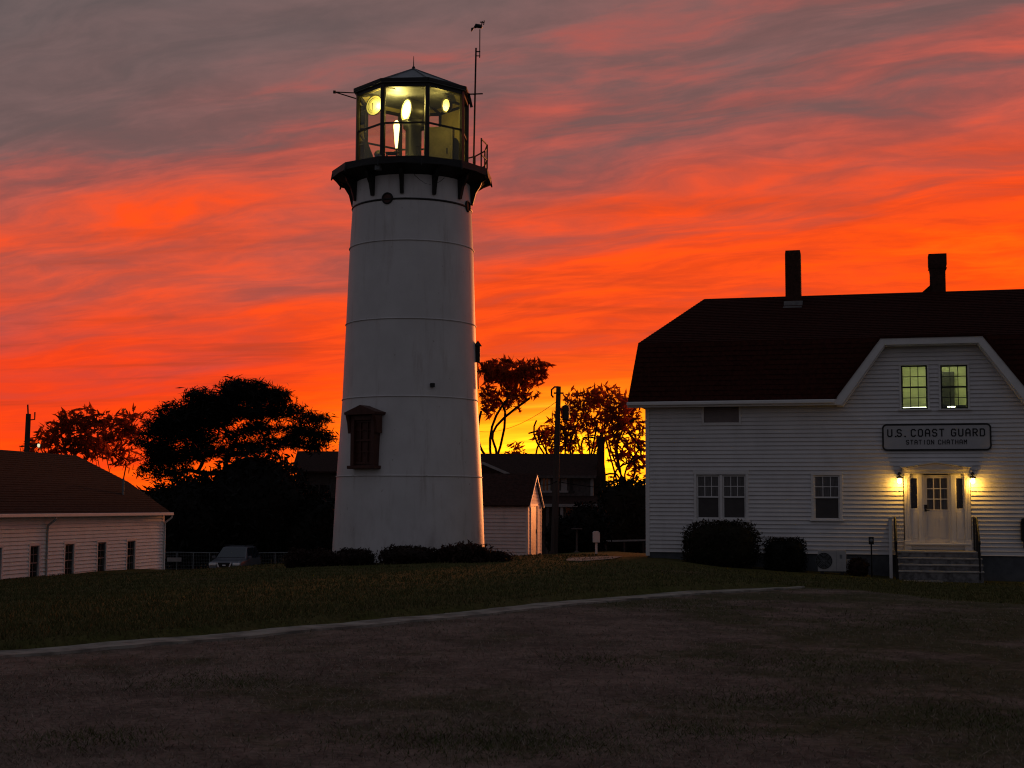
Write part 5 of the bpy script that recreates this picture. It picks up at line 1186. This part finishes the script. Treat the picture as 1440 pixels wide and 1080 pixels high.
# ------------------------------------------------------------------ grey house, brown house, utility poles, fence, mailbox, car
def grey_house():
    Y = 88.0; c = P(676, 760, Y); c.z = g1(c.x, c.y); fr = Frame(c, -R(4)); h = fr.hit
    H = thing('grey_house', 'grey shingled house with dark porch roof and brick chimney beyond the shed', 'house', c, -R(4))
    ur = h(834, 680)[0]; ul = -3.0; ze = h(760, 667)[1]; zr = h(760, 638, 3.5)[1]; D = 7.0
    mb = MB(); mb.quad((ul, 0, -1), (ur, 0, -1), (ur, 0, ze), (ul, 0, ze)); mb.quad((ur, 0, -1), (ur, D, -1), (ur, D, ze), (ur, D / 2, zr - .1), (ur, 0, ze)); mb.quad((ul, D, -1), (ul, 0, -1), (ul, 0, ze), (ul, D / 2, zr - .1), (ul, D, ze)); mb.quad((ur, D, -1), (ul, D, -1), (ul, D, ze), (ur, D, ze)); mb.build('wall', M['greyshingle'], H)
    prof = [(-.4, ze - .1), (D / 2, zr), (D + .4, ze - .1), (D + .4, ze - .22), (D / 2, zr - .14), (-.4, ze - .22)]
    mb = MB().prism(prof, -(ur + .25), -(ul - .3)); mb.v = [(-y, x, z) for x, y, z in mb.v]; mb.build('roof', M['brownroof'], H)
    MB().box(ul, ur + .2, -.46, -.40, ze - .24, ze - .08).build('fascia', M['greyshingle'], H); MB().box(ur - .16, ur + .02, -.03, .1, 0, ze - .1).build('corner_board', M['dimwhite'], H)
    # cross gable on the left with pale rake
    a = h(679, 651, -.9); b = h(716, 667, -.9); mb = MB(); mb.beam((a[0], -.9, a[1]), (b[0], -.9, b[1]), .08, .16); mb.beam((a[0], -.9, a[1]), (2 * a[0] - b[0], -.9, b[1]), .08, .16); mb.build('rake_board', M['dimwhite'], H)
    mb = MB().prism([(2 * a[0] - b[0], b[1] - .05), (b[0], b[1] - .05), (a[0], a[1])], -.86, 2.5); mb.build('cross_gable', M['brownroof'], H)
    for p0, p1 in ((760.5, 774), (789, 797.5), (801, 806)):
        u0, u1 = h(p0, 680)[0], h(p1, 680)[0]; z0, z1 = h(p0, 690)[1], h(p0, 670)[1]
        mb = MB(); w = .13; dm = M['dimwhite'] if p0 != 801 else M['blackpaint']
        mb.box(u0, u0 + w, -.06, .02, z0, z1); mb.box(u1 - w, u1, -.06, .02, z0, z1); mb.box(u0 + w, u1 - w, -.06, .02, z1 - w, z1); mb.box(u0 - .1, u1 + .1, -.09, .02, z0 - .12, z0 - .002); mb.box((u0 + u1) / 2 - .05, (u0 + u1) / 2 + .05, -.05, .02, z0, z1 - w)
        wn = mb.build('window', dm, H); MB().quad((u0, -.015, z0), (u1, -.015, z0), (u1, -.015, z1), (u0, -.015, z1)).build('pane', M['winglass'], wn)
    za, zb = h(760, 697)[1], h(760, 708, -2.0)[1]; p1 = h(852, 700, -1)[0]
    mb = MB(); mb.add([(ul, -2.1, zb), (p1, -2.1, zb), (p1, .0, za), (ul, 0, za), (ul, -2.1, zb - .12), (p1, -2.1, zb - .12), (p1, 0, za - .12), (ul, 0, za - .12)], [(0, 1, 2, 3), (7, 6, 5, 4), (0, 4, 5, 1), (1, 5, 6, 2), (2, 6, 7, 3), (3, 7, 4, 0)]); mb.build('porch_roof', M['brownroof'], H)
    MB().box(ul, p1 + .05, -2.16, -2.10, zb - .20, zb - .02).build('porch_fascia', M['dimwhite'], H)
    for px in (770, 790, 818, 846): u = h(px, 730, -2.0)[0]; MB().box(u - .09, u + .09, -2.05, -1.87, -.8, zb - .2).build('porch_post', M['dimwhite'] if px == 790 else M['greyshingle'], H)
    for p0, p1_ in ((796, 803),):
        u0, u1 = h(p0, 720)[0], h(p1_, 720)[0]; z0, z1 = h(p0, 726)[1], h(p0, 714)[1]; wn = MB().box(u0 - .1, u1 + .1, -.05, .02, z0 - .1, z1 + .1).build('window', M['dimwhite'], H); MB().box(u0, u1, -.06, -.04, z0, z1).build('pane', M['winglass'], wn)
    # brick chimney on the right end
    c0, c1 = h(838.5, 650, 1)[0], h(852, 650, 1)[0]; t = h(845, 615, 1)[1]; mb = MB(); mb.box(ur + .022, c1, .6, 1.5, -.5, t - 2.4); m = (c1 - c0) * .14
    mb.add([(ur + .022, .6, t - 2.4), (c1, .6, t - 2.4), (c1, 1.5, t - 2.4), (ur + .022, 1.5, t - 2.4), (c0 + m, .65, t - 1.6), (c1 - m, .65, t - 1.6), (c1 - m, 1.45, t - 1.6), (c0 + m, 1.45, t - 1.6)], [(0, 1, 5, 4), (1, 2, 6, 5), (2, 3, 7, 6), (3, 0, 4, 7)])
    mb.box(c0 + m, c1 - m, .65, 1.45, t - 1.6, t - .2); mb.box(c0 + m * .4, c1 - m * .4, .6, 1.5, t - .2, t); mb.build('chimney', M['brick'], H)
grey_house()

def brown_house():
    Y = 96.0; c = P(415, 770, Y); c.z = g1(c.x, c.y) ; fr = Frame(c, R(3)); h = fr.hit
    H = thing('brown_house', 'dark brown roofed house half hidden left of the lighthouse', 'house', c, R(3))
    u1 = h(560, 700)[0]; ze = h(450, 661)[1]; zr = h(450, 634.5, 3.5)[1]; D = 7.0
    mb = MB(); mb.quad((0, 0, -1), (u1, 0, -1), (u1, 0, ze), (0, 0, ze)); mb.quad((u1, 0, -1), (u1, D, -1), (u1, D, ze), (u1, D / 2, zr - .1), (u1, 0, ze)); mb.quad((0, D, -1), (0, 0, -1), (0, 0, ze), (0, D / 2, zr - .1), (0, D, ze)); mb.quad((u1, D, -1), (0, D, -1), (0, D, ze), (u1, D, ze)); mb.build('wall', M['greyshingle'], H)
    mb = MB().prism([(-.4, ze - .1), (D / 2, zr), (D + .4, ze - .1), (D + .4, ze - .22), (D / 2, zr - .14), (-.4, ze - .22)], -(u1 + .25), .3); mb.v = [(-y, x, z) for x, y, z in mb.v]; mb.build('roof', M['brownroof'], H)
    for px in (440, 458): u = h(px, 690)[0]; wn = MB().box(u - .45, u + .45, -.05, .02, ze - 2.2, ze - .9).build('window', M['greyshingle'], H); MB().box(u - .36, u + .36, -.07, -.045, ze - 2.1, ze - 1.0).build('pane', M['winglass'], wn)
brown_house()

def poles():
    Y = 72.0; g = G(779, 762, Y); t = P(785.5, 543.5, Y); hgt = t.z - g.z; dx = t.x - g.x
    U = thing('utility_pole', 'tall dark utility pole with transformer in front of the grey house', 'utility pole', g)
    MB().tube([(0, 0, -.5), (dx * .5, 0, hgt * .5), (dx, 0, hgt)], [.19, .155, .12], 12).build('pole', M['pole'], U)
    q = P(795.5, 581, Y) - g; mb = MB(); mb.lathe([(.05, q.z + .42), (.17, q.z + .36), (.18, q.z + .30), (.18, q.z - .30), (.14, q.z - .36)], 16, q.x, -.02); mb.beam((dx, 0, q.z + .2), (q.x, 0, q.z + .2), .06); mb.build('transformer', M['black'], U)
    q = P(777, 553, Y) - g; mb = MB(); mb.tube([(dx, 0, q.z + .32), (q.x + .1, 0, q.z + .32), (q.x - .05, 0, q.z + .18), (q.x - .05, 0, q.z - .1), (q.x + .05, 0, q.z - .22)], .045, 8); mb.build('lamp_bracket', M['black'], U)
    q = P(787, 545, Y) - g; mb = MB(); mb.beam((dx - .25, -.15, hgt - .35), (dx + .25, -.15, hgt - .35), .08); mb.build('crossarm', M['pole'], U)
    mb = MB()
    def cable(a, b, sag, r=.012): return [a.lerp(b, k / 14) + Vector((0, 0, -sag * 4 * (k / 14) * (1 - k / 14))) for k in range(15)]
    a, b, c = P(782, 677, Y - .2), P(757, 681, 66), P(846, 683, 84); d = P(905, 688, 80)
    tag(MB().tube(cable(a, b, .1), .018, 5).build('utility_wire', M['wire']), 'short black cable from the utility pole down towards the shed', 'cable')
    tag(MB().tube(cable(a, d, .12), .018, 5).build('utility_wire', M['wire']), 'black cable from the utility pole past the chimney to the right hedge', 'cable')
    a, b = P(785, 563, Y), P(670, 606, 110)
    tag(MB().tube(cable(a, b, .6), .014, 5).build('utility_wire', M['wire']), 'thin wire sagging across the yellow sky left of the utility pole', 'cable')
    Y = 88.0; g = G(36, 700, Y); t = P(39, 569, Y); hgt = t.z - g.z; dx = t.x - g.x
    U = thing('utility_pole', 'distant thin utility pole rising behind the left roof ridge', 'utility pole', g)
    m = P(40, 582, Y) - g
    MB().tube([(-.15, 0, -.5), (dx * .6, 0, hgt * .6), (m.x, 0, m.z)], [.20, .17, .15], 10).build('pole', M['pole'], U); MB().tube([(m.x, 0, m.z - .3), (dx, 0, hgt)], .05, 8).build('pole_top', M['pole'], U)
    q = P(49, 583, Y) - g; mb = MB(); mb.tube([(dx, 0, q.z - .35), (q.x, 0, q.z - .30), (q.x, 0, q.z + .15)], .045, 6); mb.build('bracket_arm', M['black'], U)
    q = P(55.5, 626.5, Y) - g; mb = MB(); mb.tube([(dx * .5, 0, q.z - .2), (q.x, -.1, q.z + .15)], .04, 6); mb.build('lamp_arm', M['black'], U)
    mb = MB().lathe([(.05, q.z - .12), (.08, q.z - .06), (.09, q.z + .04), (.06, q.z + .10)], 12, q.x, -.15); mb.build('lamp_head', emis('street_lamp_glow', (1, .84, .52), .9), U)
poles()

def yard():
    # chain-link style fence behind the lawn
    Y = 84.0; pts = [P(x, 776, Y) for x in range(226, 475, 23)]; Fn = thing('yard_fence', 'low wire fence with thin posts behind the parked car', 'fence', (pts[0].x, Y, -2.3))
    o = Vector((pts[0].x, Y, -2.3)); mb = MB(); tops = []
    for p in pts:
        z = g1(p.x, p.y); tops.append(Vector((p.x, p.y, z + 1.15)) - o); MB().tube([Vector((p.x, p.y, z - .2)) - o, Vector((p.x, p.y, z + 1.18)) - o], .035, 8).build('post', M['grey'], Fn)
    for a, b in zip(tops[:-1], tops[1:]): mb.tube([a, b], .03, 6)
    mb.build('top_rail', M['grey'], Fn); mb = MB()
    for a, b in zip(tops[:-1], tops[1:]):
        for k in range(1, 6): dz = Vector((0, 0, -k * .19)); mb.tube([a + dz, b + dz], .005, 4, False)
        for k in range(10): q = a.lerp(b, k / 10); mb.tube([q, q + Vector((0, 0, -1.05))], .005, 4, False)
    mb.build('wire_netting', M['grey'], Fn)
    q = P(245, 787, Y - .3); tag(MB().box(-.42, .42, -.02, .02, -.12, .12).tf(Matrix.Translation(q)).build('fence_plaque', M['dimwhite'], bevel=.01), 'pale narrow plaque hung on the wire fence near the white building', 'sign')
    # white box on a post
    g = G(838.5, 782, 62); B = thing('post_box', 'white box on a slim white post standing in the driveway grass', 'post', g); t = P(838.5, 748, 62).z - g.z; w = 9.6 / 2 * 62 / F
    MB().box(-.05, .05, -.05, .05, -.2, t * .55).build('post', M['trim'], B); MB().box(-w, w, -.13, .13, t * .52, t - .03).build('box', M['trim'], B, bevel=.015); MB().prism([(-w - .01, t - .029), (w + .01, t - .029), (w * .55, t + .03), (-w * .55, t + .03)], -.14, .14).build('lid', M['trim'], B)
    # driveway and pale slab between shed and house
    def sheet(name, pxs, mat, lift):
        vs = []
        for px, py in pxs:
            d = ray(px, py); t = 20.0
            for _ in range(400):
                q = CP + d * t
                if q.z <= g1(q.x, q.y): break
                t += .2
            vs.append((q.x, q.y))
        mb = MB(); n = len(vs); c = (sum(v[0] for v in vs) / n, sum(v[1] for v in vs) / n)
        K = 6; rings = []
        for k in range(K + 1): rings.append([(c[0] + (x - c[0]) * k / K, c[1] + (y - c[1]) * k / K) for x, y in vs])
        for k in range(K):
            for i in range(n):
                j = (i + 1) % n; qs = [rings[k][i], rings[k + 1][i], rings[k + 1][j], rings[k][j]]
                if k == 0: qs = qs[:3] if False else [rings[0][0], rings[1][i], rings[1][j]]
                mb.quad(*[(x, y, g1(x, y) + lift) for x, y in qs])
        return struct(mb.build(name, mat))
    sheet('concrete_slab', [(800, 785.5), (852, 783), (876, 783.5), (860, 787), (815, 790.5), (795, 789)], M['conc'], .02)
    # dead log or kerb rail by the hedge
    a, b = P(846, 761, 78), P(912, 759.5, 74); g_ = (a + b) / 2
    Rl = thing('guard_rail', 'pale horizontal rail at the back of the driveway beside the station house', 'rail', (g_.x, g_.y, g1(g_.x, g_.y)))
    MB().beam(a - Vector(Rl.location), b - Vector(Rl.location), .07, .09).build('rail', M['dimwhite'], Rl)
    for k in (.1, .5, .9): q = a.lerp(b, k) - Vector(Rl.location); MB().beam(q + Vector((0, .08, .02)), (q.x, q.y + .08, -.3), .09).build('post', M['pole'], Rl)
    # garden table glimpsed under the shrubs
    q = G(811, 757, 71); t = P(811, 743, 71).z - q.z; T = thing('garden_table', 'dim pale garden table between the utility pole and the dark shrub', 'table', q)
    MB().lathe([(.27, t - .05), (.28, t - .02), (.27, t)], 20).build('top', M['greyshingle'], T); MB().lathe([(.16, 0), (.05, .08), (.04, t - .05)], 12).build('pedestal', M['greyshingle'], T)
yard()

def car():
    Y = 80.0; q = P(320, 797, Y); z = q.z - .46; fd = Vector((-.07, -1, 0)).normalized(); ang = math.atan2(fd.x, -fd.y)
    C = thing('parked_car', 'grey sport utility car with bright headlights parked facing the lawn', 'car', (q.x + .25, Y + 1.0, z - .22), ang)
    # stations along y (front at -2.3): (y, halfwidth, z bottom, z shoulder, z top, half width top)
    st = [(-2.36, .78, .42, .80, .86, .72), (-2.28, .88, .36, .92, 1.00, .80), (-1.95, .93, .34, 1.00, 1.09, .82), (-1.15, .94, .33, 1.06, 1.17, .84), (-.98, .94, .33, 1.08, 1.19, .84), (-.25, .94, .33, 1.10, 1.74, .70), (.1, .94, .33, 1.11, 1.80, .69), (1.4, .94, .33, 1.11, 1.80, .68), (2.05, .93, .36, 1.08, 1.72, .66), (2.33, .88, .45, 1.00, 1.12, .78)]
    mb = MB(); n = 10
    for y, w, z0, z1, z2, wt in st: mb.v += [(-w * .94, y, z0), (-w, y, z0 + .18), (-w, y, z1 - .12), (-w * .97, y, z1), (-wt, y, z2 - .05), (-wt * .9, y, z2), (wt * .9, y, z2), (wt, y, z2 - .05), (w * .97, y, z1), (w, y, z1 - .12), (w, y, z0 + .18), (w * .94, y, z0)]
    n = 12; mb.f = [(i * n + j, i * n + (j + 1) % n, (i + 1) * n + (j + 1) % n, (i + 1) * n + j) for i in range(len(st) - 1) for j in range(n)] + [tuple(range(n - 1, -1, -1)), tuple(range((len(st) - 1) * n, len(st) * n))]
    smooth_angle(mb.build('body', M['carpaint'], C, bevel=.02), 40)
    def glass(name, pts): MB().quad(*pts).build(name, M['carglass'], C)
    glass('windscreen', [(-.80, -1.00, 1.205), (.80, -1.00, 1.205), (.655, -.29, 1.725), (-.655, -.29, 1.725)])
    for s in (-1, 1):
        for y0, y1, y2, y3 in ((-.80, .12, .12, -.25), (.2, 1.05, 1.05, .2), (1.13, 1.95, 1.75, 1.13)):
            p = [(s * .925, y0, 1.14), (s * .925, y1, 1.14), (s * .735, y2, 1.70), (s * .735, y3, 1.70)]; glass('side_window', p if s > 0 else p[::-1])
        w = .15; mb = MB(); mb.box(s * 1.03 - .10, s * 1.03 + .10, -.83, -.73, 1.12, 1.28); mb.beam((s * .92, -.78, 1.16), (s * 1.0, -.78, 1.18), .05); mb.build('wing_mirror', M['carpaint'], C, bevel=.02)
        mb = MB(); mb.box(s * .66 - .20, s * .66 + .20, -2.41, -2.20, .80, .95); mb.build('headlight', M['headlamp'], C, bevel=.03)
        mb = MB(); mb.box(s * .66 - .09, s * .66 + .09, -2.418, -2.408, .82, .93); mb.box(s * .80 - .03, s * .80 + .03, -2.416, -2.408, .81, .88); mb.build('headlight_reflector', M['chrome'], C)
        mb = MB(); mb.beam((s * .40, -2.43, .96), (s * .27, -2.43, .66), .10, .06); mb.build('grille_strut', M['chrome'], C)
        MB().beam((s * .60, -.15, 1.85), (s * .58, 1.9, 1.84), .05).build('roof_rail', M['black'], C)
        for y in (-1.45, 1.45):
            mb = MB().lathe([(.2, -.11), (.35, -.11), (.38, -.08), (.38, .08), (.35, .11), (.2, .11)], 24); mb.tf(Matrix.Translation((s * .86, y, .38)) @ Matrix.Rotation(R(90), 4, 'Y')); wh = mb.build('wheel', M['tyre'], C, True)
            mb = MB().lathe([(.0, -.125), (.22, -.118), (.24, .118), (.0, .125)], 16, cap=False); mb.tf(Matrix.Translation((s * .86, y, .38)) @ Matrix.Rotation(R(90), 4, 'Y')); mb.build('rim', M['grey'], wh)
    MB().box(-.42, .42, -2.405, -2.3, .66, .95).build('grille', M['black'], C, bevel=.02)
    MB().box(-.09, .09, -2.425, -2.406, .78, .85).build('grille_emblem', M['chrome'], C, bevel=.01)
    mb = MB().box(-.86, .86, -2.44, -2.2, .40, .62); mb.build('bumper', M['carpaint'], C, bevel=.05); MB().box(-.5, .5, -2.445, -2.43, .42, .50).build('lower_intake', M['black'], C)
    MB().box(-.24, .24, -2.46, -2.442, .50, .61).build('number_plate', M['plate'], C)
    MB().box(-.12, .12, 2.30, 2.36, .6, .7).build('rear_plate', M['plate'], C)
car()
